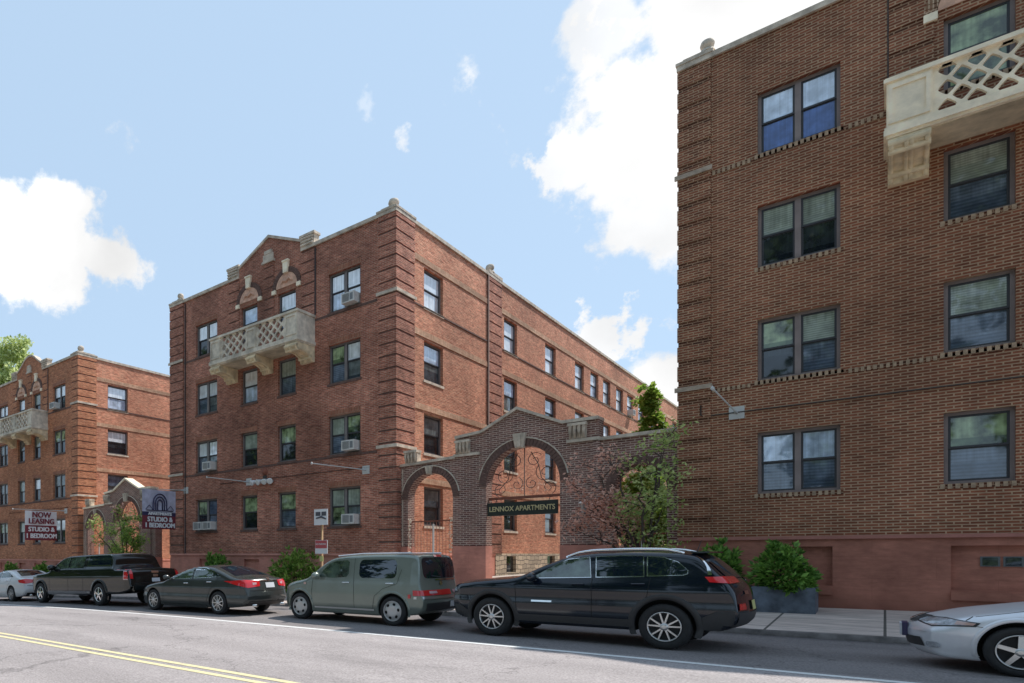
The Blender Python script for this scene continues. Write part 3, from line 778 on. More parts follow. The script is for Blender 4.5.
    for nme, a, b, dbl in FRONT:
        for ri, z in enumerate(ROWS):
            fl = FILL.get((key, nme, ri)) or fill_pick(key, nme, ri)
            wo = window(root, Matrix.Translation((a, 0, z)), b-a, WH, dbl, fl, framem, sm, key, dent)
            def mk():
                bm = bmesh.new(); box(bm, -.02, b-a+.02, -.006, .05, WH+.002, WH+.20); return me_of(bm, [lintelm], 'lintel')
            if key != 'r': link('lintel', cached(('li', key, round(b-a, 3)), mk), None, wo)
    if side:
        for a, b in side['wins']:
            for ri, z in enumerate(ROWS):
                window(root, Matrix.Translation((BW, a, z)) @ Matrix.Rotation(R(90), 4, 'Z'), b-a, WH, False, fill_pick(key, 's', ri, True), framem, [M['stone']] , key)
    # arched heads over the balcony doors
    for c in (5.325, 7.445):
        zs = ROWS[3]+WH+.20; r = .56
        pts = [(c+r*math.cos(math.pi*k/16), zs+r*math.sin(math.pi*k/16)) for k in range(17)]
        bm = slab_mesh(pts, [], .02); bmesh.ops.translate(bm, verts=bm.verts, vec=(0, -.026, 0))
        t = fin(bm, 'tympanum', M['stucco'], root)
        bm = bmesh.new()   # relief swag
        tube(bm, [(c-.32, -.03, zs+.14), (c-.16, -.05, zs+.27), (c, -.055, zs+.20), (c+.16, -.05, zs+.30), (c+.32, -.03, zs+.14)], [.02, .05, .06, .05, .02], 7)
        fin(bm, 'relief', M['stucco'], t)
        bm = bmesh.new()
        for k in range(22):
            a0 = math.pi*(k+.08)/22; a1 = math.pi*(k+.92)/22
            v = []
            for yy in (-.04, -.004):
                for rr, aa in ((r+.01, a0), (r+.2, a0), (r+.2, a1), (r+.01, a1)): v.append(bm.verts.new((c+rr*math.cos(aa), yy, zs+rr*math.sin(aa))))
            for f in ((0,1,2,3),(0,4,5,1),(1,5,6,2),(2,6,7,3),(3,7,4,0)): bm.faces.new([v[i] for i in f])
        fin(bm, 'brick_arch', M['brick_dark'] if key != 'r' else M['brick_belt_r'], t)
        bm = bmesh.new()
        for (w0, w1, z0, z1) in ((.10, .15, zs+r-.03, zs+r+.42),):
            vs = [bm.verts.new(p) for p in ((c-w0, -.13, z0), (c+w0, -.13, z0), (c+w0, -.0, z0), (c-w0, -.0, z0), (c-w1, -.10, z1), (c+w1, -.10, z1), (c+w1, 0, z1), (c-w1, 0, z1))]
            for f in ((0,3,2,1),(4,5,6,7),(0,1,5,4),(1,2,6,5),(2,3,7,6),(3,0,4,7)): bm.faces.new([vs[i] for i in f])
        box(bm, c-.17, c+.17, -.13, 0, zs+r+.42, zs+r+.48)
        fin(bm, 'keystone', M['cast'], t)
        boxes('impost', [(c+s*.66-.10, c+s*.66+.10, -.08, 0, zs-.17, zs-.01) for s in (-1, 1)], M['cast'], t)
    bm = bmesh.new(); box(bm, gm-.34, gm+.34, -.10, 0, 12.0, 12.09); box(bm, gm-.28, gm+.28, -.07, 0, 12.09, 12.36); box(bm, gm-.2, gm+.2, -.09, 0, 12.36, 12.5)
    fin(bm, 'gable_plaque', M['stone'], root)
    balcony(root, gx0-.04, gx1+.02, castm, hole=(.33, .80) if key == 'r' else (.33, .72))
    runs = [([(.75, -.065, 3.3), (.75, -.065, 3.05), (.80, -.03, 3.02), (11.6, -.03, 3.02)], .016), ([(gx0-.015, -.02, 9.2), (gx0-.015, -.02, 11.8)], .011)] if key == 'r' else [([(1.1, -.03, 0), (1.1, -.03, 11.8)], .03), ([(gx1+.05, -.03, 9.2), (gx1+.05, -.03, 11.8)], .025), ([(3.5, -.02, 3.1), (11.4, -.02, 3.1)], .012)]
    for pts, rr in runs:
        bm = bmesh.new(); tube(bm, pts, rr, 6); fin(bm, 'conduit', M['iron'], root)
    return root

SIDE_C = {'len': 56, 'pink': 8.0, 'pils': [7.3], 'wins': [(1.92, 3.35), (8.92, 10.35), (13.8, 15.25), (18.15, 19.6), (20.75, 22.2), (23.1, 24.5), (25.75, 27.2), (28.2, 29.65), (30.85, 32.3), (34.2, 35.6), (37.4, 38.8), (40.8, 42.2)]}
SIDE_L = {'len': 34, 'pink': 8.0, 'pils': [7.3], 'wins': [(2.0, 3.45), (8.92, 10.35), (13.8, 15.25)]}
apartment('r', 'brown brick apartment block filling the right side, with wide windows and a cream balcony', -4.0, .41, M['brick_r'], M['frame_r'], None, .30, M['cast'], M['base'], True)
apartment('c', 'red brick apartment block in the middle with long side wall running back behind the arcade', -24.47, .02, M['brick_c'], M['frame'], SIDE_C, 0, M['cast_old'], M['base_l'])
apartment('l', 'orange brick apartment block at the far left behind the now leasing banner', -45.55, -.34, M['brick_l'], M['frame'], SIDE_L, 0, M['cast_old'], M['base_l'], concave=True)

# window air conditioners
def ac_unit(x, y, z, label, rotz=0, w=.56):
    t = thing('air_conditioner', label, 'air conditioner', (x, y, z), (0, 0, rotz), 'window air conditioners')
    bm = bmesh.new(); box(bm, 0, w, -.30, .14, 0, .36)
    c = fin(bm, 'casing', M['ac'], t)
    bm = bmesh.new()
    for i in range(9): box(bm, .05, w*.62, -.308, -.30, .05+i*.031, .068+i*.031)
    fin(bm, 'grille', M['ac_grille'], t)
    bm = bmesh.new(); box(bm, w*.68, w-.05, -.306, -.30, .06, .30); fin(bm, 'vent_panel', M['ac_grille'], t)
cx0 = -24.47
ac_unit(cx0+10.36, YF, .02+ROWS[3]+.06, 'white air conditioner in the top floor window beside the banded corner of the middle block')
ac_unit(cx0+10.36, YF, .02+ROWS[1]+.06, 'white air conditioner in the second floor window nearest the corner of the middle block')
ac_unit(cx0+10.36, YF, .02+ROWS[0]+.06, 'white air conditioner in the ground floor window above the boxy grey wagon')
ac_unit(cx0+2.62, YF, .02+ROWS[1]+.06, 'white air conditioner in the second floor left window of the middle block')
ac_unit(cx0+1.98, YF, .02+ROWS[0]+.06, 'wide white air conditioner at the left of the ground floor window right of the banner', w=.58)
ac_unit(cx0+2.65, YF, .02+ROWS[0]+.06, 'white air conditioner at the right of the ground floor window right of the banner', w=.54)
ac_unit(cx0+BW, YF+28.4, .02+ROWS[3]+.06, 'small white air conditioner high on the long side wall above the green treetop', R(90))
ac_unit(-45.55+9.62, YF, -.34+ROWS[3]+.06, 'white air conditioner in the top floor window of the orange block at the left')

# ------------------------------------------------------------------ entrance arcades
def arcade(dx, dz, label, coping_m):
    t = thing('entrance_arcade', label, 'archway', (dx, 19.66, dz))
    L0, L1 = -12.14, -3.72
    top = [(L0, 3.02), (-9.93, 3.12), (-9.93, 3.75), (-9.05, 3.83), (-7.92, 4.40), (-6.62, 3.78), (-5.66, 3.78), (-5.66, 3.17), (L1, 3.19)]
    ap = lambda pts: [(x, z) for x, z in pts]
    holes = [arch_poly(-11.68, -10.02, -1.35, 1.88, rise=.85), arch_poly(-8.90, -6.69, -1.35, 2.12, rise=1.16), arch_poly(-5.45, -4.02, -1.35, 1.84, rise=.78)]
    bm = slab_mesh([(L0, .26), (-11.68, .26), (-11.68, 1.88)] + [(-10.85+.83*math.cos(math.pi-math.pi*k/16), 1.88+.85*math.sin(math.pi*k/16)) for k in range(1, 16)] + [(-10.02, 1.88), (-10.02, .26), (-8.90, .26), (-8.90, 2.12)] +
                   [(-7.795+1.105*math.cos(math.pi-math.pi*k/20), 2.12+1.16*math.sin(math.pi*k/20)) for k in range(1, 20)] + [(-6.69, 2.12), (-6.69, .26), (-5.28, .26), (-5.28, 1.74)] +
                   [(-4.66+.62*math.cos(math.pi-math.pi*k/16), 1.74+.68*math.sin(math.pi*k/16)) for k in range(1, 16)] + [(-4.04, 1.74), (-4.04, .26), (L1, .26)] + top[::-1], [], .42)
    fin(bm, 'wall', M['brick_arch'], t)
    boxes('pier_base', [(a, b, -.03, .45, -2.4, .255) for a, b in ((L0, -11.68), (-10.02, -8.90), (-6.69, -5.28), (-4.04, L1))], M['base_l'], t)
    bm = bmesh.new()
    for (xa, za), (xb, zb) in zip(top, top[1:]):
        if abs(xb-xa) < .01: continue
        vs = [bm.verts.new(p) for p in ((xa, -.07, za), (xb, -.07, zb), (xb, .49, zb), (xa, .49, za), (xa, -.07, za+.09), (xb, -.07, zb+.09), (xb, .49, zb+.09), (xa, .49, za+.09))]
        for f in ((0,3,2,1),(4,5,6,7),(0,1,5,4),(1,2,6,5),(2,3,7,6),(3,0,4,7)): bm.faces.new([vs[i] for i in f])
    fin(bm, 'coping', coping_m, t)
    # brick ring around each arch
    for (c, zs, rx, rz) in ((-10.85, 1.88, .83, .85), (-7.795, 2.12, 1.105, 1.16), (-4.66, 1.74, .62, .68)):
        bm = bmesh.new(); n = int(rx*34)
        for k in range(n):
            a0 = math.pi*(k+.06)/n; a1 = math.pi*(k+.94)/n; v = []
            for yy in (-.03, .0):
                for e, aa in ((.005, a0), (.22, a0), (.22, a1), (.005, a1)): v.append(bm.verts.new((c+(rx+e)*math.cos(aa), yy, zs+(rz+e)*math.sin(aa))))
            for f in ((0,1,2,3),(0,4,5,1),(1,5,6,2),(2,6,7,3),(3,7,4,0)): bm.faces.new([v[i] for i in f])
        ring = fin(bm, 'brick_ring', M['brick_dark'], t)
        if c > -5: continue
        bm = bmesh.new()
        tube(bm, [(c+(rx+.24)*math.cos(math.pi*k/20), -.02, zs+(rz+.24)*math.sin(math.pi*k/20)) for k in range(1, 20)], .022, 6)
        fin(bm, 'hood_mould', M['stone'], ring)
    for (c, z0, s) in ((-10.85, 2.68, .7), (-7.83, 3.22, 1.15)):
        bm = bmesh.new(); w0, w1, h = .11*s, .17*s, .38*s
        vs = [bm.verts.new(p) for p in ((c-w0, -.10, z0), (c+w0, -.10, z0), (c+w0, .05, z0), (c-w0, .05, z0), (c-w1, -.13, z0+h), (c+w1, -.13, z0+h), (c+w1, .05, z0+h), (c-w1, .05, z0+h))]
        for f in ((0,3,2,1),(4,5,6,7),(0,1,5,4),(1,2,6,5),(2,3,7,6),(3,0,4,7)): bm.faces.new([vs[i] for i in f])
        box(bm, c-.04*s, c+.04*s, -.15, -.08, z0+.03, z0+h-.03)
        fin(bm, 'keystone', M['stone'], t)
    for a, z in ((-11.78, 3.12), (-9.90, 3.24), (-6.45, 3.30)):   # fluted stone consoles
        bm = bmesh.new(); box(bm, a, a+.50, -.14, .2, z+.36, z+.44); box(bm, a+.02, a+.48, -.06, .2, z, z+.36)
        for k in range(4): tube(bm, [(a+.07+.12*k, -.10, z+.36), (a+.07+.12*k, -.13, z+.22), (a+.07+.12*k, -.07, z+.02)], [.05, .045, .03], 7)
        fin(bm, 'console', M['stone'], t)
    bm = bmesh.new()   # raised brick trim
    for x in (-12.1, -11.9): box(bm, x, x+.035, -.02, .0, .26, 2.95)
    box(bm, -9.98, -5.60, -.05, 0, 3.17, 3.24, 0) if False else None
    box(bm, -9.98, -9.10, -.06, 0, 3.16, 3.25); box(bm, -6.5, -5.62, -.06, 0, 3.20, 3.29)
    fin(bm, 'string_course', M['stone'], t)
    bm = bmesh.new(); box(bm, -5.80, -5.62, -.06, 0, .26, 3.16); fin(bm, 'buttress', M['brick_arch'], t)
    return t
arcade(0, 0, 'dark purple brick entrance arcade with three arches between the middle and right blocks', M['stone'])
arcade(-20.78, -.42, 'dark brick entrance arcade left of the middle block, half hidden by a small tree', M['cast'])  # paler coping material paints in the sunlit edge

def scroll_pts(c, r, turns, a0, s=1, n=26):
    return [(c[0]+s*(r*(1-.8*k/n))*math.cos(a0+turns*2*math.pi*k/n), 0, c[1]+(r*(1-.8*k/n))*math.sin(a0+turns*2*math.pi*k/n)) for k in range(n+1)]

def arch_iron(dx, dz, label):
    t = thing('arch_ironwork', label, 'ironwork', (dx, 19.88, dz))
    bm = bmesh.new()
    box(bm, -8.9, -6.69, -.03, .03, 1.70, 1.78)
    fin(bm, 'crossbar', M['rust'], t)
    bm = bmesh.new()
    for s in (-1, 1):
        c0 = -7.795
        for (ox, oz, r, tn, a0) in ((.62, 2.45, .30, 1.4, 2.2), (.30, 2.85, .24, 1.3, .6), (.72, 2.0, .22, 1.3, -1.2), (.22, 2.15, .20, 1.2, 1.8)):
            tube(bm, [(c0+s*(ox)+s*(p[0]), p[1], oz+p[2]) for p in scroll_pts((0, 0), r, tn, a0)], .010, 6)
        tube(bm, [(c0+s*1.0, 0, 2.0), (c0+s*.75, 0, 2.05), (c0+s*.5, 0, 2.3), (c0+s*.42, 0, 2.7), (c0+s*.2, 0, 3.1)], .012, 6)
    tube(bm, [(-7.795, 0, 1.78), (-7.795, 0, 3.28)], .012, 6)
    fin(bm, 'scrollwork', M['iron'], t)
    bm = bmesh.new()
    for k in range(14):
        x = -8.35+random.random()*1.2; z = 1.84+random.random()*.30; a = random.random()*3
        tube(bm, [(x, -.03, z), (x+.09*math.cos(a), -.03, z+.09*abs(math.sin(a)))], [.018, .008], 5)
    fin(bm, 'ornament_leaf', M['stucco'], t)
arch_iron(0, 0, 'iron scrollwork filling the head of the big arch over the entrance sign')
arch_iron(-20.78, -.42, 'iron scrollwork in the arch behind the small tree at the left')

def gate(x0, x1, z1, z0, dx, dz, label):
    t = thing('iron_gate', label, 'gate', (dx, 19.9, dz))
    bm = bmesh.new(); n = int((x1-x0)/.11)
    for i in range(n+1): tube(bm, [(x0+(x1-x0)*i/n, 0, z0), (x0+(x1-x0)*i/n, 0, z1)], .009, 6)
    fin(bm, 'bar', M['rust'], t)
    boxes('rail', [(x0, x1, -.02, .02, z-.02, z+.02) for z in (z0+.1, z1)], M['rust'], t)
    bm = bmesh.new(); box(bm, (x0+x1)/2-.02, (x0+x1)/2+.02, -.03, .03, z0, z1-.1); fin(bm, 'meeting_stile', M['pole'], t)
gate(-11.66, -10.04, 1.12, -1.0, 0, 0, 'rusty iron gate in the small arch above the boxy grey wagon')
gate(-11.66, -10.04, 1.12, -1.4, -20.78, -.42, 'rusty iron gate in the far left small arch behind the pickup')
gate(-5.27, -4.05, .55, -1.0, 0, 0, 'rusty iron gate in the arch behind the purple leaved tree')

def garland(x, dx, dz, label):
    t = tag(None or link('light_garland', garland_me, None), label, 'garland', 'garlands beside the gate')
    t.location = (x+dx, 19.62, dz)
bm = bmesh.new()
for k in range(46):
    z = .05+random.random()*1.15; s = .014+random.random()*.016
    lathe(bm, [(.002, -s), (s, 0), (.002, s)], Matrix.Translation((random.uniform(-.06, .06), random.uniform(-.03, .03), z)), 5)
garland_me = me_of(bm, [M['cast']], 'light_garland')
garland(-11.60, 0, 0, 'pale garland on the left jamb of the small arch above the wagon')
garland(-10.08, 0, 0, 'pale garland on the right jamb of the small arch above the wagon')

# entrance sign
t = thing('entrance_sign', 'long black sign with gold lettering hanging in the big arch', 'sign', (-7.83, 19.75, 1.40))
bm = bmesh.new(); box(bm, -1.05, 1.05, -.04, .04, -.21, .20); fin(bm, 'board', M['signboard'], t)
bm = bmesh.new(); merge(bm, text_bm('LENNOX APARTMENTS', .215, .006, bold=.003, sx=.875), Matrix.Translation((0, -.047, -.01)) @ XZ); fin(bm, 'lettering', M['gold'], t)
bm = bmesh.new()
for x in (-.8, .8): tube(bm, [(x, 0, .2), (x, .1, .32)], .012, 6)
fin(bm, 'hanger', M['black'], t)

# pier lantern
t = thing('wall_lantern', 'white topped lantern on the brick pier right of the entrance sign', 'lantern', (-5.98, 19.66, 1.15))
bm = bmesh.new(); lathe(bm, [(.02, .36), (.14, .30), (.15, .28), (.10, .27)], Matrix.Translation((0, -.2, 0)), 12); fin(bm, 'cap', M['white'], t)
bm = bmesh.new(); lathe(bm, [(.10, .27), (.07, .03), (.04, 0)], Matrix.Translation((0, -.2, 0)), 8); fin(bm, 'glass_body', M['steel'], t)
bm = bmesh.new(); tube(bm, [(0, 0, .1), (0, -.12, .0), (0, -.2, .02)], .018, 6); fin(bm, 'arm', M['black'], t)

# ------------------------------------------------------------------ flagpoles, banners
def flagpole(x, z, label, dz=-.08, ln=3.1):
    t = thing('flagpole', label, 'flagpole', (x, YF, z), group='flagpoles on the brick fronts')
    bm = bmesh.new(); box(bm, -.15, .15, -.03, 0, -.15, .15); fin(bm, 'wall_plate', M['pole'], t)
    bm = bmesh.new(); tube(bm, [(0, -.03, 0), (0, -.3, -.01)], .03, 8); fin(bm, 'socket', M['steel'], t)
    bm = bmesh.new(); tube(bm, [(0, -.1, 0), (0, -ln, dz)], .016, 8); lathe(bm, [(.005, -.05), (.045, 0), (.005, .05)], Matrix.Translation((0, -ln, dz)), 8); fin(bm, 'pole', M['pole'], t)
flagpole(-34.45, 2.56, 'flagpole carrying the now leasing banner', -.04, 3.3)
flagpole(-23.32, 3.0, 'flagpole carrying the lilac and maroon apartments banner', -.10, 2.7)
flagpole(-13.22, 3.03, 'bare white flagpole on the middle block beside the banded corner', -.07)
flagpole(-19.15, 3.07, 'bare white flagpole beside the cluster of floodlights', 0, 2.4)
flagpole(-2.54, 3.42, 'bare flagpole with square white plate on the brown right block', .03, 3.1)

def banner(x, y0, y1, z1, parts, label):
    t = thing('banner', label, 'banner', (x, 0, 0))
    z = z1
    for h, m, texts in parts:
        n = 10
        bm = bmesh.new(); rows = []
        for i in range(n+1):
            y = y0+(y1-y0)*i/n; wv = .025*math.sin(i*1.1)
            rows.append((bm.verts.new((wv, y, z)), bm.verts.new((wv*1.3, y, z-h))))
        for a, b in zip(rows, rows[1:]): bm.faces.new((a[0], b[0], b[1], a[1]))
        p = fin(bm, 'panel', M[m], t, smooth=True)
        for (s, size, zz, tm, sx) in texts:
            bm = bmesh.new(); [merge(bm, text_bm(s, size, .003, sx=sx), Matrix.Translation((.05+.002*q, (y0+y1)/2+dy, z-zz+dz_)) @ YZ) for q, (dy, dz_) in enumerate(((0, 0), (.018, .008), (-.018, -.008), (.018, -.008), (-.018, .008)))]
            fin(bm, 'lettering', M[tm], p)
        z -= h+.0
    return t, (y0+y1)/2
banner(-34.45, 16.82, 18.80, 2.47, [(.82, 'white_sign', [('NOW', .44, .23, 'maroon', 1.0), ('LEASING', .42, .60, 'maroon', .98)]), (.86, 'maroon', [('STUDIO &', .36, .24, 'white_sign', 1.0), ('1 BEDROOM', .36, .62, 'white_sign', .95)])], 'white and maroon banner reading now leasing at the far left')
t, yc = banner(-23.32, 16.86, 18.78, 2.90, [(1.0, 'lilac', []), (.17, 'navy', [('APARTMENTS', .17, .085, 'white_sign', 1.25)]), (.60, 'maroon', [('STUDIO &', .30, .17, 'white_sign', 1.05), ('1 BEDROOM', .29, .44, 'white_sign', 1.05)])], 'lilac and maroon banner with an arch emblem beside the middle block')
bm = bmesh.new()   # arch emblem
for k, rr in enumerate((.38, .26, .14)):
    tube(bm, [(.05, yc-rr, 1.98)] + [(.05, yc+rr*math.cos(math.pi-math.pi*i/12), 2.3+rr*1.1*math.sin(math.pi*i/12)) for i in range(13)] + [(.05, yc+rr, 1.98)], .03, 6)
tube(bm, [(.05, yc-.75, 1.97), (.05, yc+.75, 1.97)], .02, 6)
for s in (-.6, .6): tube(bm, [(.05, yc+s-.2, 2.0), (.05, yc+s, 2.2), (.05, yc+s+.2, 2.0)], .015, 6)
fin(bm, 'emblem', M['navy'], t)

# floodlight cluster and bell
t = thing('floodlight_cluster', 'cluster of white floodlights fixed between the windows of the middle block', 'floodlight', (-18.25, YF, 3.0))
bm = bmesh.new(); box(bm, -.5, .5, -.10, 0, -.05, .03); fin(bm, 'bracket', M['steel'], t)
for x, a in ((-.45, -.5), (-.12, -.2), (.22, .2), (.52, .5)):
    bm = bmesh.new(); MM = Matrix.Translation((x, -.22, 0)) @ Matrix.Rotation(a, 4, 'Z') @ Matrix.Rotation(R(115), 4, 'X')
    lathe(bm, [(.04, -.14), (.07, -.08), (.12, .06), (.13, .10), (.10, .11)], MM, 12); fin(bm, 'lamp', M['white'], t)
t = thing('alarm_bell', 'round rusty alarm bell above the floodlights', 'bell', (-18.22, YF, 3.42))
bm = bmesh.new(); lathe(bm, [(.16, 0), (.15, .05), (.10, .09), (.02, .1)], Matrix.Rotation(R(90), 4, 'X'), 14); fin(bm, 'gong', M['rust'], t)
bm = bmesh.new(); box(bm, -.1, .1, -.03, 0, -.36, -.16); fin(bm, 'box', M['iron'], t)

# bus stop / parking sign post
gx = zg(-11.8)+KH
t = thing('sign_post', 'tall post with a white bus sign above a red and white parking sign', 'sign post', (-11.8, 15.0, gx))
zz = -gx
bm = bmesh.new(); tube(bm, [(0, .03, 0), (0, .03, zz+1.25)], .035, 8); fin(bm, 'post', M['wood'], t)
bm = bmesh.new(); box(bm, -.26, .24, -.02, 0, zz+.86, zz+1.33); b1 = fin(bm, 'upper_sign', M['white_sign'], t)
bm = bmesh.new(); box(bm, -.20, -.02, -.026, -.02, zz+1.13, zz+1.25); box(bm, .02, .19, -.026, -.02, zz+1.13, zz+1.25)
tube(bm, [(-.18, -.025, zz+1.06), (.02, -.025, zz+1.10), (.19, -.025, zz+1.03)], [.02, .035, .02], 6); fin(bm, 'symbol', M['signgrey'], b1)
bm = bmesh.new(); box(bm, -.22, .23, -.02, 0, zz+.01, zz+.41); b2 = fin(bm, 'lower_sign', M['white_sign'], t)
bm = bmesh.new(); box(bm, -.21, .22, -.026, -.02, zz+.17, zz+.40); fin(bm, 'red_panel', M['signred'], b2)
bm = bmesh.new(); merge(bm, text_bm('NO PARKING', .075, .002, sx=.85), Matrix.Translation((0, -.03, zz+.29)) @ XZ); fin(bm, 'lettering', M['white_sign'], b2)
bm = bmesh.new(); box(bm, -.06, .06, -.01, .02, zz-.22, zz-.06); fin(bm, 'tag', M['plate_y'], t)

# ------------------------------------------------------------------ vegetation
def leaf_quads(bm, pts, size, mi=0, long=1.6, droop=0.0, outward=None):
    for p in pts:
        s = size*random.uniform(.6, 1.25)
        d = Vector((random.gauss(0, 1), random.gauss(0, 1), random.gauss(0, .7)))
        if outward is not None: d = d*.55 + (Vector(p)-outward).normalized()*1.0
        d.z -= droop
        d.normalize()
        n = Vector((random.gauss(0, 1), random.gauss(0, 1), random.gauss(0, 1)+.8)); u = d.cross(n)
        if u.length < 1e-3: continue
        u.normalize()
        p = Vector(p); a = p-u*s*.0; tip = p+d*s*long
        m1 = p+d*s*long*.5+u*s*.42; m2 = p+d*s*long*.5-u*s*.42
        f = bm.faces.new([bm.verts.new(q) for q in (p, m1, tip, m2)]); f.material_index = mi

def cluster_pts(centers, n, rng=random):
    out = []
    tot = sum(c[3]**2 for c in centers)
    for (x, y, z, r) in centers:
        k = int(n*r*r/tot)
        for _ in range(k):
            v = Vector((rng.gauss(0, 1), rng.gauss(0, 1), rng.gauss(0, 1))).normalized()*r*(rng.random()**.45)
            out.append((x+v.x, y+v.y, z+v.z*.85))
    return out

def branch_path(a, b, wob, n=6):
    a, b = Vector(a), Vector(b); pts = []
    for i in range(n+1):
        t = i/n; p = a.lerp(b, t)
        if 0 < i: p += Vector((random.uniform(-wob, wob), random.uniform(-wob, wob), random.uniform(-wob, wob)*.5))
        pts.append(p)
    return pts

def small_tree(base, label, spread, height, mats, nleaf, size, extra=()):
    """multi-stemmed ornamental tree; leaves coloured differently from stem to stem"""
    t = thing('ornamental_tree', label, 'tree', base)
    bm = bmesh.new(); ends = []
    stems = 9
    fork = Vector((.0, 0, height*.16))
    tube(bm, [(0, 0, -.1), (.01, 0, height*.08), fork], [.075, .06, .05], 7)
    for k in range(stems+len(extra)):
        an = 2*math.pi*k/stems+random.uniform(-.3, .3)
        sp = spread*random.uniform(.4, 1.0)*(1.0 if math.cos(an) < .2 else .62); h = height*random.uniform(.55, 1.0) * (1-.22*sp/spread)
        e = Vector((math.cos(an)*sp, math.sin(an)*sp*.55, h))
        if k >= stems: e = Vector(extra[k-stems])
        mid = fork.lerp(e, .5)+Vector((0, 0, height*.06))
        path = branch_path(fork, mid, .03, 3) + branch_path(mid, e, .06, 4)[1:]
        tube(bm, path, [.042-.005*i for i in range(len(path))], 6)
        ends.append((path[-1], k))
        for q in range(7):
            i = random.randint(2, len(path)-1); o = path[i]
            e2 = o+Vector((random.uniform(-.6, .6), random.uniform(-.4, .4), random.uniform(.05, .5)))*height*.2
            tube(bm, branch_path(o, e2, .03, 3), [.015, .012, .009, .005], 5)
            ends.append((e2, k)); ends.append((o.lerp(e2, .5), k))
    fin(bm, 'trunk', M['bark'], t)
    bm = bmesh.new()
    per = max(3, nleaf//len(ends))
    for e, k in ends:
        x = e.x/spread
        mi = 0 if x < -.22 + random.uniform(-.25, .25) else (1 if x < .55+random.uniform(-.3, .3) else 2)
        if e.z > height*.86 and x > .1: mi = 2
        c = [(e.x, e.y, e.z, random.uniform(.20, .42))]
        leaf_quads(bm, cluster_pts(c, per), size, mi, 1.7)
    fin(bm, 'crown', mats, t)
small_tree((-4.2, 18.1, -1.30), 'small multi-stemmed tree with pinkish and olive leaves before the right arch', 1.6, 4.45, [M['leaf_red'], M['leaf_olive'], M['leaf_olive']], 4300, .066, [(-1.45, .1, 2.9), (-1.15, .2, 3.5), (-.75, -.1, 3.9), (-1.5, 0, 1.9)])
small_tree((-26.2, 18.0, -1.85), 'small multi-stemmed green tree in front of the left arcade', 2.4, 4.6, [M['leaf_olive'], M['leaf_green'], M['leaf_red']], 3400, .085)

def tree(name, base, label, trunk_h, trunk_r, centers, nleaf, size, leafm, group=None, extra=None):
    t = thing(name, label, 'tree', base, group=group)
    bm = bmesh.new(); top = max(c[2] for c in centers)
    tube(bm, branch_path((0, 0, -.3), (0, 0, top*.85), trunk_r*.4, 6), [trunk_r*(1-.13*i) for i in range(7)], 9)
    for c in centers:
        o = Vector((0, 0, min(max(trunk_h, c[2]*.55), c[2])))
        tube(bm, branch_path(o, c[:3], .12*c[3], 4), [trunk_r*.4, trunk_r*.3, trunk_r*.22, trunk_r*.15, trunk_r*.06], 6)
    fin(bm, 'trunk', M['bark'], t)
    bm = bmesh.new()
    sub = []
    for (x, y, z, r) in centers:
        for _ in range(9):
            v = Vector((random.gauss(0, 1), random.gauss(0, 1), random.gauss(0, 1))).normalized()*r*random.uniform(.3, .95)
            sub.append((x+v.x, y+v.y, z+v.z*.8, r*random.uniform(.25, .48)))
    leaf_quads(bm, cluster_pts(sub, nleaf), size, 0, 1.4)
    fin(bm, 'crown', leafm, t)
    return t
# courtyard tree: narrow cone showing over the wall and through the right arch
cen = [(random.uniform(-.25, .25), random.uniform(-.25, .25), 1.0+.62*k, max(.42, 1.2-.075*k)) for k in range(11)]
ct = tree('courtyard_tree', (-8.4, 37.0, -.9), 'bright green conical tree in the courtyard rising above the arcade wall', .8, .12, cen, 17000, .14, M['leaf_bright'])
ct.scale = (1.25, 1.25, 1.23)
# big tree beyond the left block
cen = [(random.uniform(-5, 3.2), random.uniform(-3, 3), random.uniform(12, 20.5), random.uniform(1.6, 2.6)) for _ in range(22)] + [(1.2, 0, 25.5, 1.5), (.2, 0, 23.5, 1.8)]
cen = [(x-.5, y, z+2.7, r) for x, y, z, r in cen[:-2]]
tree('shade_tree', (-58.3, 27.0, -2.9), 'tall pale green shade tree rising behind the roof of the left block', 6, .4, cen, 26000, .26, M['leaf_pale'])

def shrub(base, label, rx, ry, h, n, size, m, group=None, flat=.0):
    t = thing('shrub', label, 'shrub', base, group=group)
    bm = bmesh.new()
    for k in range(9):
        a = random.random()*6.28
        tube(bm, branch_path((0, 0, -.05), (math.cos(a)*rx*.7, math.sin(a)*ry*.7, h*random.uniform(.4, .9)), .05, 3), [.02, .016, .012, .006], 5)
    fin(bm, 'stem', M['bark'], t)
    bm = bmesh.new(); ctr = Vector((0, 0, h*.15))
    ros = []
    for k in range(n//9):
        th = random.random()*6.28; ph = math.acos(random.uniform(-.15, 1)); rr = random.uniform(.55, 1.0)
        f = 1+.34*mnoise.noise(Vector((math.cos(th)*1.6, math.sin(th)*1.6, ph*1.8+base[0])))
        ros.append((rx*rr*f*math.sin(ph)*math.cos(th), ry*rr*f*math.sin(ph)*math.sin(th), max(.03, h*.12+h*.88*rr*f*math.cos(ph))))
    for p in ros:
        leaf_quads(bm, [(p[0]+random.uniform(-.02, .02), p[1]+random.uniform(-.02, .02), p[2]) for _ in range(9)], size*random.uniform(.6, 1.25), 0, 2.3, .15, ctr)
    fin(bm, 'foliage', m, t)
    return t

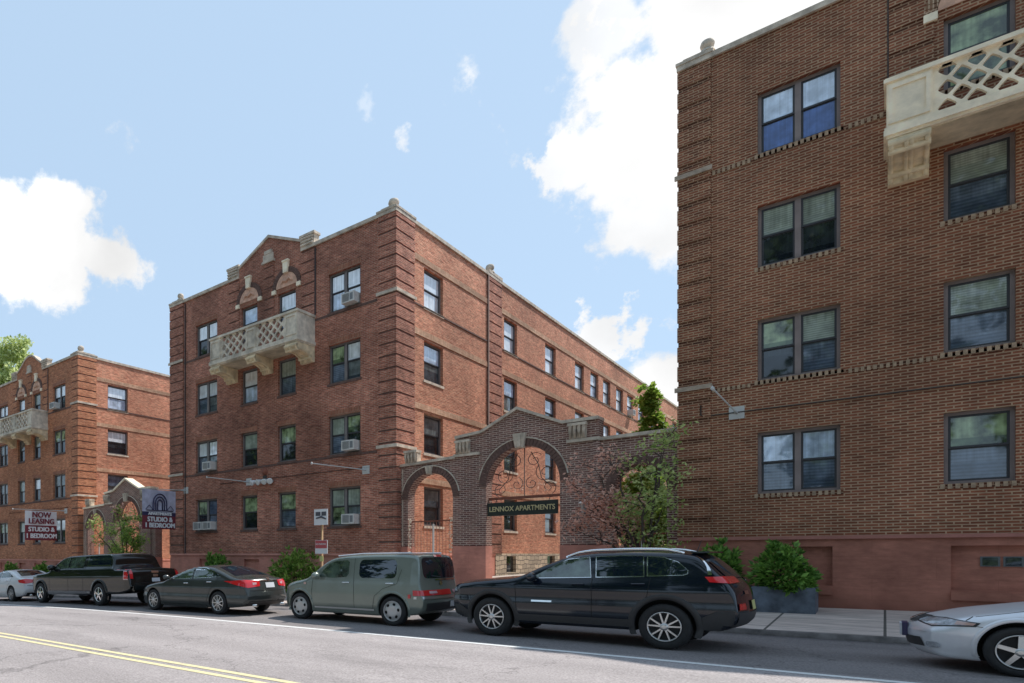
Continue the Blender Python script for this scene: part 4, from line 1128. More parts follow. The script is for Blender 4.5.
# planters with leafy shrubs against the brown block
for (x, y, lab, lab2, rx, h) in ((-1.56, 18.35, 'slate grey planter box under the big leafy shrub by the brown block', 'big leafy green shrub filling the planter beside the brown block wall', .53, .95),
                            (-2.72, 18.55, 'slate grey planter box hidden behind the black suv tail', 'leafy green shrub just above the tail of the black suv', .46, 1.02)):
    z = zg(x)+KH+.10
    t = thing('planter', lab, 'planter', (x, y, z), group='slate planters')
    bm = bmesh.new(); w, d, hh = .53, .42, .56
    box(bm, -w, w, -d, -d+.05, 0, hh); box(bm, -w, w, d-.05, d, 0, hh); box(bm, -w, -w+.05, -d+.05, d-.05, 0, hh); box(bm, w-.05, w, -d+.05, d-.05, 0, hh)
    fin(bm, 'box', M['planter'], t)
    bm = bmesh.new(); box(bm, -w+.05, w-.05, -d+.05, d-.05, .3, .50); fin(bm, 'soil', M['soil'], t)
    shrub((x, y-.02, z+.50), lab2, rx, .55, h, 3600 if rx > .5 else 3000, .066, M['leaf_shrub'])
for (x, y, rx, h, lab) in ((-15.75, 18.5, 1.25, 1.62, 'large rounded shrub between the dark sedan and the sign post'), (-20.3, 18.6, .72, 1.62, 'small shrub behind the roof of the dark sedan'), (-39.6, 18.4, .9, 1.75, 'shrub behind the white sedan at the left edge'), (-35.8, 18.6, .8, 1.7, 'shrub behind the hood of the black pickup')):
    shrub((x, y, zg(x)+KH+.08), lab, rx, .6, h, 4600, .08, M['leaf_green'] if x > -16 else M['leaf_shrub'])

# trees on the opposite side of the street (mirrored in glass and paint)
cen0 = [(random.uniform(-3.0, 3.0), random.uniform(-2.2, 2.2), random.uniform(4.4, 17.5), random.uniform(1.5, 2.3)) for _ in range(26)]
first = tree('street_tree', (-17, -9.5, zg(-17)), 'green street tree on the side of the road opposite the apartments', 3, .25, cen0, 9000, .36, M['leaf_back'], 'street trees opposite the apartments')
for i, (x, y, sc_) in enumerate([(-25, -9.5, 1.05), (-9.5, -9.3, .95), (-2, -9.8, 1), (6, -9.4, 1), (-33, -9.6, 1.1), (-41, -9.5, 1.05), (14, -9.6, 1.05), (-50, -9.5, 1.1), (-59, -9.4, 1), (-69, -9.5, 1.1), (-80, -9.5, 1.1)] + [(-88+11*k, -17, 1.15) for k in range(11)]):
    c = first.copy(); COL.objects.link(c); c.location = (x, y, zg(x)); c.scale = (sc_, sc_, sc_*1.32); c.rotation_euler = (0, 0, i*1.3)
    for ch in list(first.children):
        d = ch.copy(); COL.objects.link(d); d.parent = c
bm = bmesh.new()  # hedge out of view, added so paint and glass reflect no bright horizon
for k in range(15000):
    x = -95+115*random.random(); leaf_quads(bm, [(x, -12.5+random.uniform(-.8, .8), zg(x)+random.random()**.7*2.6)], .22, 0, 1.5)
tag(fin(bm, 'hedge', M['leaf_back']), 'unseen hedge added behind the opposite street trees to fill reflections', 'hedge')

# ------------------------------------------------------------------ vehicles
def resample(ch, n, smooth=3):
    d = [0]
    for a, b in zip(ch, ch[1:]): d.append(d[-1]+math.hypot(b[0]-a[0], b[1]-a[1]))
    def at(s):
        for i in range(len(d)-1):
            if s <= d[i+1]+1e-9:
                t = (s-d[i])/max(1e-9, d[i+1]-d[i]); return (ch[i][0]+(ch[i+1][0]-ch[i][0])*t, ch[i][1]+(ch[i+1][1]-ch[i][1])*t)
        return ch[-1]
    p = [at(d[-1]*i/(n-1)) for i in range(n)]
    for _ in range(smooth):
        p = [p[0]] + [((p[i-1][0]+2*p[i][0]+p[i+1][0])/4, (p[i-1][1]+2*p[i][1]+p[i+1][1])/4) for i in range(1, n-1)] + [p[-1]]
    return p
def lerp_tab(tab, x):
    if x <= tab[0][0]: return tab[0][1]
    for (a, va), (b, vb) in zip(tab, tab[1:]):
        if x <= b:
            t = (x-a)/(b-a); t = t*t*(3-2*t) if False else t
            return va+(vb-va)*t
    return tab[-1][1]

class Car:
    def __init__(s, name, label, loc, L, half, top, bot, zprof, plan, bow, paintm, wheels, R_, crown=.05, rc=.09, group='cars parked along the kerb', cat='car', n=120):
        s.L = L; s.half = half
        zl, zr = zg(loc[0]+wheels[0]), zg(loc[0]+wheels[1])
        slope = (zr-zl)/(wheels[1]-wheels[0]); z0 = zl-slope*wheels[0]
        s.root = thing(name, label, cat, (loc[0], loc[1]+half, z0), (0, -math.atan(slope), 0), group)
        T = resample(top, n); B = resample(bot, n)
        zs = resample(zprof, 70, 2)
        W = lambda x, z: half*lerp_tab(zs, z)*lerp_tab(plan, x)
        bm = bmesh.new(); secs = []
        for (tx, tz), (bx, bz) in zip(T, B):
            h = math.hypot(tx-bx, tz-bz); e = ((bx-tx)/h, (bz-tz)/h) if h > 1e-6 else (0, -1)
            ct = min(crown, .22*h); r = min(rc, .3*h); rb = min(.06, .15*h)
            P = lambda s_: (tx+e[0]*s_, tz+e[1]*s_)
            half_pts = []
            cw = W(*P(ct+r))
            for f in (0, .2, .4, .6, .8, .95):
                q = P(ct*f*f); half_pts.append((q[0], f*(cw-r), q[1]))
            for k in range(1, 6):
                a = math.pi/2*k/5; q = P(ct+r*(1-math.cos(a))); half_pts.append((q[0], cw-r+r*math.sin(a), q[1]))
            m = 20
            for k in range(1, m+1):
                q = P(ct+r+(h-ct-r-rb)*k/m); half_pts.append((q[0], W(*q), q[1]))
            wl = W(*P(h-rb))
            for k in (1, 2, 3):
                a = math.pi/2*k/3; q = P(h-rb+rb*math.sin(a)); half_pts.append((q[0], wl-rb+rb*math.cos(a), q[1]))
            for f in (.6, .3, 0):
                q = P(h); half_pts.append((q[0], f*(wl-rb), q[1]))
            sec = []
            for x, y, z in half_pts:
                k = (y/half)**2
                fa = max(0, 1-x/.9); fb = max(0, 1-(L-x)/.7)
                x2 = x+bow[0]*k*fa*fa - bow[1]*k*fb*fb if True else x
                sec.append((x2, y, z))
            secs.append(sec)
        m = len(secs[0])
        vs = []
        for sec in secs:
            row = [bm.verts.new((x, -y, z)) for x, y, z in sec] + [bm.verts.new((x, y, z)) for x, y, z in sec[-2:0:-1]]
            vs.append(row)
        mm = len(vs[0])
        for i in range(len(vs)-1):
            for k in range(mm):
                bm.faces.new((vs[i][k], vs[i+1][k], vs[i+1][(k+1) % mm], vs[i][(k+1) % mm]))
        bmesh.ops.remove_doubles(bm, verts=bm.verts, dist=1e-4)
        bmesh.ops.holes_fill(bm, edges=bm.edges)
        bmesh.ops.recalc_face_normals(bm, faces=bm.faces)
        s.bvh = BVHTree.FromBMesh(bm)
        s.body = fin(bm, 'body', [paintm, M['well']], s.root, smooth=True)
        # cut the wheel housings
        cutters = []
        for wx in wheels:
            cb_ = bmesh.new(); ra = R_*1.16
            for sd in (-1, 1):
                lathe(cb_, [(ra, -.17), (ra, .25)], Matrix.Translation((wx, sd*(half-.06), R_*1.03)) @ Matrix.Rotation(R(90), 4, 'X'), 40, 0, False)
            bmesh.ops.recalc_face_normals(cb_, faces=cb_.faces)
            co = fin(cb_, 'cut', [M['well']], None); cutters.append(co)
            md = s.body.modifiers.new('b', 'BOOLEAN'); md.operation = 'DIFFERENCE'; md.object = co; md.solver = 'EXACT'
            co.parent = s.root
            try: md.material_mode = 'TRANSFER'
            except Exception: pass
        dg = bpy.context.evaluated_depsgraph_get()
        me = bpy.data.meshes.new_from_object(s.body.evaluated_get(dg))
        s.body.modifiers.clear(); s.body.data = me
        me.set_sharp_from_angle(angle=R(38))
        for c in cutters: bpy.data.objects.remove(c)
        s.wheels = wheels; s.R = R_
    def _mesh(s, pts, d, off, res, both, bm=None, mi=0):
        d = Vector(d).normalized(); u, v = frame_of(d)
        b2 = bmesh.new()
        P = [Vector(p) for p in pts]
        b2.faces.new([b2.verts.new(p) for p in P])
        for ax in (u, v):
            cs = [p.dot(ax) for p in P]; a0, a1 = min(cs), max(cs)
            k = max(1, int((a1-a0)/res))
            for i in range(1, k):
                bmesh.ops.bisect_plane(b2, geom=b2.verts[:]+b2.edges[:]+b2.faces[:], plane_co=ax*(a0+(a1-a0)*i/k), plane_no=ax)
        bad = []
        for vt in b2.verts:
            o = vt.co - d*4
            hit = s.bvh.ray_cast(o, d)
            if hit[0] is None: bad.append(vt); continue
            n = hit[1]
            if n.dot(d) > 0: n = -n
            vt.co = hit[0]+n*off
        if bad: bmesh.ops.delete(b2, geom=bad, context='VERTS')
        out = bm or bmesh.new()
        for sg in ((1, -1) if both else (1,)):
            mp = {vt: out.verts.new((vt.co.x, vt.co.y*sg, vt.co.z)) for vt in b2.verts}
            for f in b2.faces:
                try:
                    nf = out.faces.new([mp[x] for x in f.verts]); nf.material_index = mi; nf.smooth = True
                except ValueError: pass
        b2.free()
        return out
    def decal(s, name, pts, d, m, off=.006, res=.06, both=False, parent=None):
        par = parent or s.root
        o = fin(s._mesh(pts, d, off, res, False), name, m, par)
        if both:
            me = o.data.copy(); me.transform(Matrix.Scale(-1, 4, (0, 1, 0)))
            o2 = link(name, me, None, par); o['twin'] = o2.name
        return o
    def side(s, name, poly, m, off=.006, both=True, parent=None, res=.06):
        return s.decal(name, [(x, 0, z) for x, z in poly], (0, 1, 0), m, off, res, both, parent or s.root)
    def rear(s, name, poly, m, off=.008, parent=None, both=False, res=.06, tilt=0):
        return s.decal(name, [(s.L, y, z) for y, z in poly], (-1, 0, tilt), m, off, res, both, parent or s.root)
    def front(s, name, poly, m, off=.008, parent=None, both=False, res=.06, tilt=0):
        return s.decal(name, [(0, y, z) for y, z in poly], (1, 0, tilt), m, off, res, both, parent or s.root)
    def topd(s, name, poly, m, off=.006, parent=None, both=False, res=.06):
        return s.decal(name, [(x, y, 0) for x, y in poly], (0, 0, -1), m, off, res, both, parent or s.root)
    def window_side(s, poly, glass, trim, grow=.014, name='side_window'):
        cx = sum(p[0] for p in poly)/len(poly); cz = sum(p[1] for p in poly)/len(poly)
        w = max(p[0] for p in poly)-min(p[0] for p in poly); h = max(p[1] for p in poly)-min(p[1] for p in poly)
        big = [(cx+(x-cx)*(1+2*grow/w), cz+(z-cz)*(1+2*grow/h)) for x, z in poly]
        g = s.side(name, poly, glass, .009)
        for o in (g, bpy.data.objects[g['twin']]):
            q = s.side('window_seal', big, trim, .004, False, o)
            if o is not g: q.data.transform(Matrix.Scale(-1, 4, (0, 1, 0)))
        del g['twin']
        return g
    def seam(s, pts, wd=.008, m=None, parent=None, name='door_seam'):
        """thin dark line following the body side"""
        dense = []
        for (a, b) in zip(pts, pts[1:]):
            n = max(2, int(math.hypot(b[0]-a[0], b[1]-a[1])/.05))
            dense += [(a[0]+(b[0]-a[0])*i/n, a[1]+(b[1]-a[1])*i/n) for i in range(n)]
        dense.append(pts[-1])
        out = []
        for sg in (-1, 1):
            prev = None; bm = bmesh.new()
            for i, (x, z) in enumerate(dense):
                j = min(i+1, len(dense)-1); k = max(i-1, 0)
                t = Vector((dense[j][0]-dense[k][0], dense[j][1]-dense[k][1]))
                if t.length < 1e-9: continue
                t.normalize(); nx, nz = -t.y*wd/2, t.x*wd/2
                row = []
                for q in (1, -1):
                    hit = s.bvh.ray_cast(Vector((x+q*nx, -4, z+q*nz)), Vector((0, 1, 0)))
                    if hit[0] is None: row = None; break
                    row.append(bm.verts.new((hit[0].x, (hit[0].y-.0035)*(1 if sg < 0 else -1), hit[0].z)))
                if row and prev: bm.faces.new((prev[0], row[0], row[1], prev[1]))
                prev = row
            out.append(fin(bm, name, m or M['gap'], parent or s.root))
        return out
    def door(s, poly, hx, hz, chrome=True, hw=.19):
        """door outline gap and its handle"""
        d = s.seam(poly, name='door')
        if hx is not None:
            for sg, o in zip((-1, 1), d):
                hit = s.bvh.ray_cast(Vector((hx, -4, hz)), Vector((0, 1, 0)))
                y = (hit[0].y-.028)*(1 if sg < 0 else -1)
                bm = bmesh.new(); tube(bm, [(hx-hw/2, y, hz), (hx+hw/2, y, hz+.005)], .013, 6)
                fin(bm, 'handle', M['chrome'] if chrome else s.body.data.materials[0], o)
        return d
    def add_wheels(s, style, m, inset=.02, width=.21, n=5, cover=.68):
        for wx in s.wheels:
            for sd in (-1, 1):
                Rr = s.R; ri = Rr*cover
                MM = Matrix.Translation((wx, sd*(s.half-inset), Rr)) @ Matrix.Rotation(R(90 if sd < 0 else -90), 4, 'X')
                bm = bmesh.new()
                w = width
                lathe(bm, [(ri*.96, -w), (ri*1.05, -w), (Rr*.93, -w+.0), (Rr*.985, -w+.03), (Rr, -w+.06), (Rr, -.05), (Rr*.985, -.022), (Rr*.93, -.002), (ri*1.22, .008), (ri*1.04, -.002), (ri*.985, -.012), (ri*.97, -.05)], MM, 40)
                for k in range(40):   # tread blocks
                    a = 2*math.pi*k/40
                    M2 = MM @ Matrix.Rotation(a, 4, 'Z'); box(bm, Rr*.99, Rr*1.004, -.02, .004, -w+.05, -.045, 0, M2)
                wh = fin(bm, 'wheel', M['tyre'], s.root)
                bm = bmesh.new()
                lathe(bm, [(ri*.99, -.01), (ri*.985, .0), (ri*.94, .004), (ri*.90, -.012), (ri*.88, -.05), (ri*.88, -.075)], MM, 40, cap=False)
                if style == 'cover':
                    lathe(bm, [(ri*.9, -.03), (ri*.7, .0), (ri*.35, .008), (ri*.2, .0), (.01, .003)], MM, 40)
                else:
                    lathe(bm, [(ri*.24, -.05), (ri*.24, .002), (ri*.12, .006), (.005, .006)], MM, 16)
                    for k in range(n):
                        a = 2*math.pi*k/n + .3
                        if style == 'split':
                            for da in (-.15, .15):
                                M2 = MM @ Matrix.Rotation(a+da*.2, 4, 'Z')
                                p0 = Vector((ri*.2, da*ri*.2, 0)); p1 = Vector((ri*.93*math.cos(da*1.55), ri*.93*math.sin(da*1.55), 0))
                                dd = (p1-p0).normalized(); nn = Vector((-dd.y, dd.x, 0))*ri*.055
                                vv = [bm.verts.new(M2 @ (q+Vector((0, 0, zz)))) for zz in (-.04, 0) for q in (p0-nn, p0+nn, p1+nn*.8, p1-nn*.8)]
                                for f in ((4,5,6,7),(0,1,5,4),(1,2,6,5),(2,3,7,6),(3,0,4,7)): bm.faces.new([vv[i] for i in f])
                        else:
                            M2 = MM @ Matrix.Rotation(a, 4, 'Z'); hw = ri*(.13 if style == 'five' else .07)
                            vv = [bm.verts.new(M2 @ Vector(q)) for q in ((ri*.15, -hw, -.045), (ri*.15, hw, -.045), (ri*.92, hw*.8, -.05), (ri*.92, -hw*.8, -.05), (ri*.15, -hw, .002), (ri*.15, hw, .002), (ri*.92, hw*.8, -.006), (ri*.92, -hw*.8, -.006))]
                            for f in ((4,5,6,7),(0,1,5,4),(1,2,6,5),(2,3,7,6),(3,0,4,7)): bm.faces.new([vv[i] for i in f])
                rim = fin(bm, 'rim', m, wh)
                bm = bmesh.new()
                if style == 'cover':
                    for k in range(6):
                        a = 2*math.pi*k/6+.2; M2 = MM @ Matrix.Rotation(a, 4, 'Z') @ Matrix.Translation((ri*.68, 0, 0))
                        lathe(bm, [(ri*.13, .0), (ri*.13, .006)], M2 @ Matrix.Scale(1.25, 4, (0, 1, 0)), 12)
                    fin(bm, 'vent_hole', M['well'], rim)
                else:
                    lathe(bm, [(ri*.9, -.080), (ri*.9, -.074)], MM, 24); fin(bm, 'brake', M['well'], rim)
        return
    def arch_lips(s, m, wd=.055, parent=None, name='arch_trim', off=.012):
        for wx in s.wheels:
            ra = s.R*1.16
            for sg in (-1, 1):
                prev = None; bm = bmesh.new()
                for k in range(37):
                    a = math.pi*(-.12+1.24*k/36); row = []
                    for rr, oo in ((ra-.004, -.03), (ra, off), (ra+wd*.8, off), (ra+wd, .001)):
                        x = wx+rr*math.cos(a); z = max(.2, s.R*1.03+rr*math.sin(a))
                        hit = s.bvh.ray_cast(Vector((x, -4, z)), Vector((0, 1, 0)))
                        y = hit[0].y-oo if hit[0] is not None and abs(hit[0].y) > s.half*.7 else -s.half*.93
                        row.append(bm.verts.new((x, y if sg < 0 else -y, z)))
                    if prev:
                        for j in range(3):
                            f = bm.faces.new((prev[j], row[j], row[j+1], prev[j+1])); f.smooth = True
                    prev = row
                fin(bm, name, m, parent or s.root)
    def mirror(s, x, z, m, sz=1.0):
        for sg in (-1, 1):
            hit = s.bvh.ray_cast(Vector((x, -4, z)), Vector((0, 1, 0))); y = hit[0].y
            bm = bmesh.new()
            Mx = Matrix.Translation((x, sg*(-y)+0 if False else (y-.13 if sg < 0 else -y+.13), z+.05)) @ Matrix.Diagonal((.075*sz, .11*sz, .075*sz, 1))
            bmesh.ops.create_icosphere(bm, subdivisions=3, radius=1, matrix=Mx)
            for f in bm.faces: f.smooth = True
            tube(bm, [(x+.02, y+.02 if sg < 0 else -y-.02, z-.01), (x, y-.08 if sg < 0 else -y+.08, z+.02)], .025, 6)
            fin(bm, 'mirror', m, s.root)

def rr_poly(x0, x1, z0, z1, r, n=5):
    pts = []
    for cx, cz, a0 in ((x1-r, z0+r, -90), (x1-r, z1-r, 0), (x0+r, z1-r, 90), (x0+r, z0+r, 180)):
        for k in range(n+1):
            a = R(a0+90*k/n); pts.append((cx+r*math.cos(a), cz+r*math.sin(a)))
    return pts

PL = lambda L, f=.93, r=.92: [(0, f-.10), (.25, f), (.8, .985), (1.4, 1), (L-1.3, 1), (L-.5, .98), (L-.12, r), (L, r-.05)]

# black suv
c = Car('parked_suv', 'black suv with silver roof rails, closest in the row of parked vehicles', (-6.03, 11.45), 4.62, .93,
        [(0, .62), (.01, .86), (.05, .95), (.18, .99), (.6, 1.035), (1.0, 1.075), (1.3, 1.10), (1.42, 1.13), (1.85, 1.34), (2.2, 1.475), (2.6, 1.53), (3.2, 1.54), (3.6, 1.53), (3.86, 1.515), (4.03, 1.485), (4.11, 1.44), (4.34, 1.21), (4.49, 1.07), (4.58, .94), (4.60, .74), (4.62, .60)],
        [(0, .62), (.0, .44), (.08, .34), (.4, .29), (1.4, .265), (3.2, .265), (4.1, .31), (4.45, .34), (4.60, .44), (4.62, .60)],
        [(.2, .90), (.36, .955), (.52, .985), (.62, 1.0), (.74, .985), (.90, 1.0), (.96, .985), (1.06, .94), (1.10, .92), (1.3, .84), (1.5, .74)],
        [(0, .80), (.2, .90), (.5, .965), (1.0, 1), (3.7, 1), (4.2, .965), (4.5, .90), (4.62, .90)], (.20, .10), M['p_jeep'], (.94, 3.64), .352, .045, .10, cat='suv')
c.window_side([(1.66, 1.075), (1.95, 1.25), (2.22, 1.385), (2.55, 1.42), (2.60, 1.10)], M['carglass_l'], M['chrome'])
c.window_side([(2.69, 1.105), (2.66, 1.425), (3.05, 1.44), (3.33, 1.43), (3.36, 1.125)], M['carglass'], M['chrome'])
c.window_side([(3.42, 1.13), (3.40, 1.425), (3.62, 1.41), (3.80, 1.34), (3.93, 1.22), (3.93, 1.17), (3.88, 1.15)], M['carglass'], M['chrome'])
c.side('cladding', [(1.36, .26), (3.22, .26), (3.22, .44), (1.36, .44)], M['trim'], .012)
c.arch_lips(M['trim'], .085)
c.side('bumper_cladding', [(4.12, .27), (4.60, .35), (4.60, .62), (4.3, .62), (4.12, .52)], M['trim'], .011)
c.side('bumper_cladding', [(.04, .30), (.50, .26), (.50, .44), (.30, .56), (.06, .54)], M['trim'], .011)
c.rear('rear_bumper', [(-.80, .33), (.80, .33), (.80, .60), (-.80, .60)], M['trim'], .012)
c.door([(1.40, .42), (1.38, .95), (1.55, 1.05)], None, None); c.door([(2.62, .42), (2.63, 1.08)], 2.42, .98, False); c.door([(3.20, .42), (3.30, .62), (3.42, .82), (3.46, 1.1)], 3.30, 1.0, False)
c.side('door_badge', [(1.66, .66), (2.0, .66), (2.0, .69), (1.66, .69)], M['chrome'], .008)
c.rear('rear_window', [(-.64, 1.12), (.64, 1.12), (.58, 1.42), (-.58, 1.42)], M['carglass'], .010, tilt=-.15)
c.decal('taillight', [(c.L, -.40, 1.03), (c.L, -.82, 1.02), (c.L, -1.02, 1.04), (c.L, -1.02, 1.12), (c.L, -.82, 1.125), (c.L, -.40, 1.115)], (-1, .42, 0), M['red_lamp'], .012, .04, True, c.root)
c.decal('pillar_trim', [(c.L, -.99, 1.15), (c.L, -.965, 1.15), (c.L, -.90, 1.43), (c.L, -.925, 1.43)], (-1, .42, 0), M['chrome'], .010, .05, True, c.root)
c.rear('reflector', [(-.78, .64), (-.50, .64), (-.50, .73), (-.76, .73)], M['red_lamp'], .016, both=True)
c.rear('licence_plate', [(-.15, .62), (.15, .62), (.15, .76), (-.15, .76)], M['plate_y'], .02)
c.rear('badge', [(-.42, .86), (-.22, .86), (-.22, .91), (-.42, .91)], M['chrome'], .012)
c.topd('windscreen', [(1.52, -.62), (1.52, .62), (2.10, .55), (2.10, -.55)], M['carglass'])
c.seam([(1.5, .93), (2.6, .95), (4.1, 1.0)], .012, c.body.data.materials[0], name='shoulder_line')
c.front('headlight', [(-.80, .80), (-.48, .79), (-.48, .85), (-.78, .87)], M['clear_lamp'], .01, both=True)
c.front('grille', [(-.42, .66), (.42, .66), (.42, .80), (-.42, .80)], M['trim'], .01)
for sg in (-1, 1):
    bm = bmesh.new(); pts = []
    for x in frange(2.15, 3.86, .1):
        hit = c.bvh.ray_cast(Vector((x, -.60, 3)), Vector((0, 0, -1))); e = min(1, (x-2.15)/.22, (3.86-x)/.22)
        pts.append((x, sg*.60, hit[0].z+.005+.045*max(0, e)))
    tube(bm, pts, .024, 8); fin(bm, 'roof_rail', M['chrome'], c.root)
bm = bmesh.new(); box(bm, 3.94, 4.17, -.58, .58, 1.478, 1.503); fin(bm, 'spoiler', M['p_jeep'], c.root)
bm = bmesh.new(); tube(bm, [(3.95, -.25, 1.48), (4.02, -.25, 1.68)], [.008, .004], 5); fin(bm, 'antenna', M['black'], c.root)
c.mirror(1.70, 1.04, M['p_jeep'], 1.1); c.add_wheels('split', M['alloy'], .015, .23, 5, .66)

# boxy grey-green wagon
c = Car('parked_wagon', 'boxy grey green wagon with rounded windows parked in front of the black suv', (-10.63, 11.80), 4.02, .845,
        [(0, .58), (.03, .76), (.12, .86), (.35, .92), (.72, .97), (.92, 1.02), (1.15, 1.18), (1.45, 1.40), (1.68, 1.49), (2.1, 1.535), (2.8, 1.55), (3.5, 1.545), (3.78, 1.525), (3.86, 1.47), (3.90, 1.25), (3.92, .95), (3.96, .74), (4.01, .66), (4.02, .55)],
        [(0, .58), (.0, .36), (.08, .25), (.4, .20), (1.2, .19), (2.8, .19), (3.5, .22), (3.85, .26), (4.0, .36), (4.02, .55)],
        [(.2, .93), (.40, .985), (.62, 1.0), (.90, .99), (1.1, .965), (1.35, .915), (1.55, .85)],
        [(0, .82), (.18, .91), (.5, .97), (.9, 1), (3.3, 1), (3.7, .985), (3.9, .955), (4.02, .93)], (.20, .09), M['p_cube'], (.69, 3.24), .315, .03, .10)
c.window_side([(1.30, 1.02), (1.36, 1.14), (1.56, 1.32), (1.74, 1.385), (2.06, 1.40), (2.12, 1.36), (2.12, 1.10), (2.06, 1.03), (1.7, 1.0)], M['carglass_l'], M['p_cube'], .05)
c.window_side(rr_poly(2.40, 3.34, 1.01, 1.41, .11), M['carglass'], M['p_cube'], .05)
c.door([(1.08, .32), (1.06, .7), (1.10, 1.0)], None, None); c.door([(2.26, .32), (2.26, 1.45)], 2.06, .90, True); c.door([(2.74, .34), (2.80, .62), (3.0, .78), (3.36, .90), (3.46, 1.2)], 3.20, .90, True)
c.side('sill_strip', [(1.14, .30), (2.78, .30), (2.78, .34), (1.14, .34)], M['hubcap'], .014)
c.arch_lips(M['p_cube'], .05, off=.016)
c.side('reflector', [(3.62, .60), (3.68, .60), (3.68, .68), (3.62, .68)], M['red_lamp'], .012)
c.rear('rear_window', rr_poly(-.66, .70, 1.01, 1.445, .13), M['carglass'], .012)
c.rear('rear_window_seal', rr_poly(-.70, .74, .975, 1.475, .15), M['p_cube'], .006)
c.rear('brake_light', [(-.14, 1.455), (.18, 1.455), (.18, 1.495), (-.14, 1.495)], M['red_lamp'], .014)
c.rear('handle_bar', [(-.25, .965), (.66, .965), (.66, .995), (-.25, .995)], M['chrome'], .02)
c.rear('emblem', rr_poly(-.10, .02, .86, .95, .04), M['chrome'], .018)
c.decal('taillight', [(c.L, -.885, .655), (c.L, .30, .655), (c.L, .30, .765), (c.L, -.885, .765)], (-1, .22, 0), M['red_lamp'], .014, .05, False, c.root)
c.rear('reversing_lamp', [(-.55, .69), (-.28, .69), (-.28, .74), (-.55, .74)], M['pink_lamp'], .02)
c.rear('reversing_lamp', [(.42, .69), (.70, .69), (.70, .75), (.42, .75)], M['pink_lamp'], .016)
c.rear('crease_highlight', [(-.82, .585), (.82, .585), (.82, .635), (-.82, .635)], M['alloy'], .012)  # bright strip painted in as the highlight on the rear crease
c.rear('bumper_insert', [(-.66, .34), (.66, .34), (.66, .50), (-.66, .50)], M['trim'], .010)
c.rear('licence_plate', [(.22, .40), (.50, .40), (.50, .52), (.22, .52)], M['plate'], .02)
bm = bmesh.new(); tube(bm, [(3.93, -.02, 1.03), (3.93, -.40, 1.06)], .012, 6); fin(bm, 'wiper', M['black'], c.root)
c.topd('windscreen', [(1.0, -.62), (1.0, .62), (1.52, .62), (1.52, -.62)], M['carglass'])
c.front('headlight', [(-.72, .66), (-.50, .66), (-.50, .82), (-.72, .80)], M['clear_lamp'], .01, both=True)
c.front('grille', [(-.4, .62), (.4, .62), (.4, .74), (-.4, .74)], M['trim'], .01)
c.side('indicator', rr_poly(.82, .90, .84, .89, .02), M['amber_lamp'], .01)
for sg in (-1, 1):
    bm = bmesh.new(); tube(bm, [(1.7, sg*.62, 1.50), (2.4, sg*.64, 1.545), (3.6, sg*.64, 1.545)], .018, 6); fin(bm, 'roof_strip', M['p_silver'], c.root)
c.mirror(1.28, 1.0, M['p_cube'], 1.15); c.add_wheels('cover', M['hubcap'], .01, .20, 6, .70)

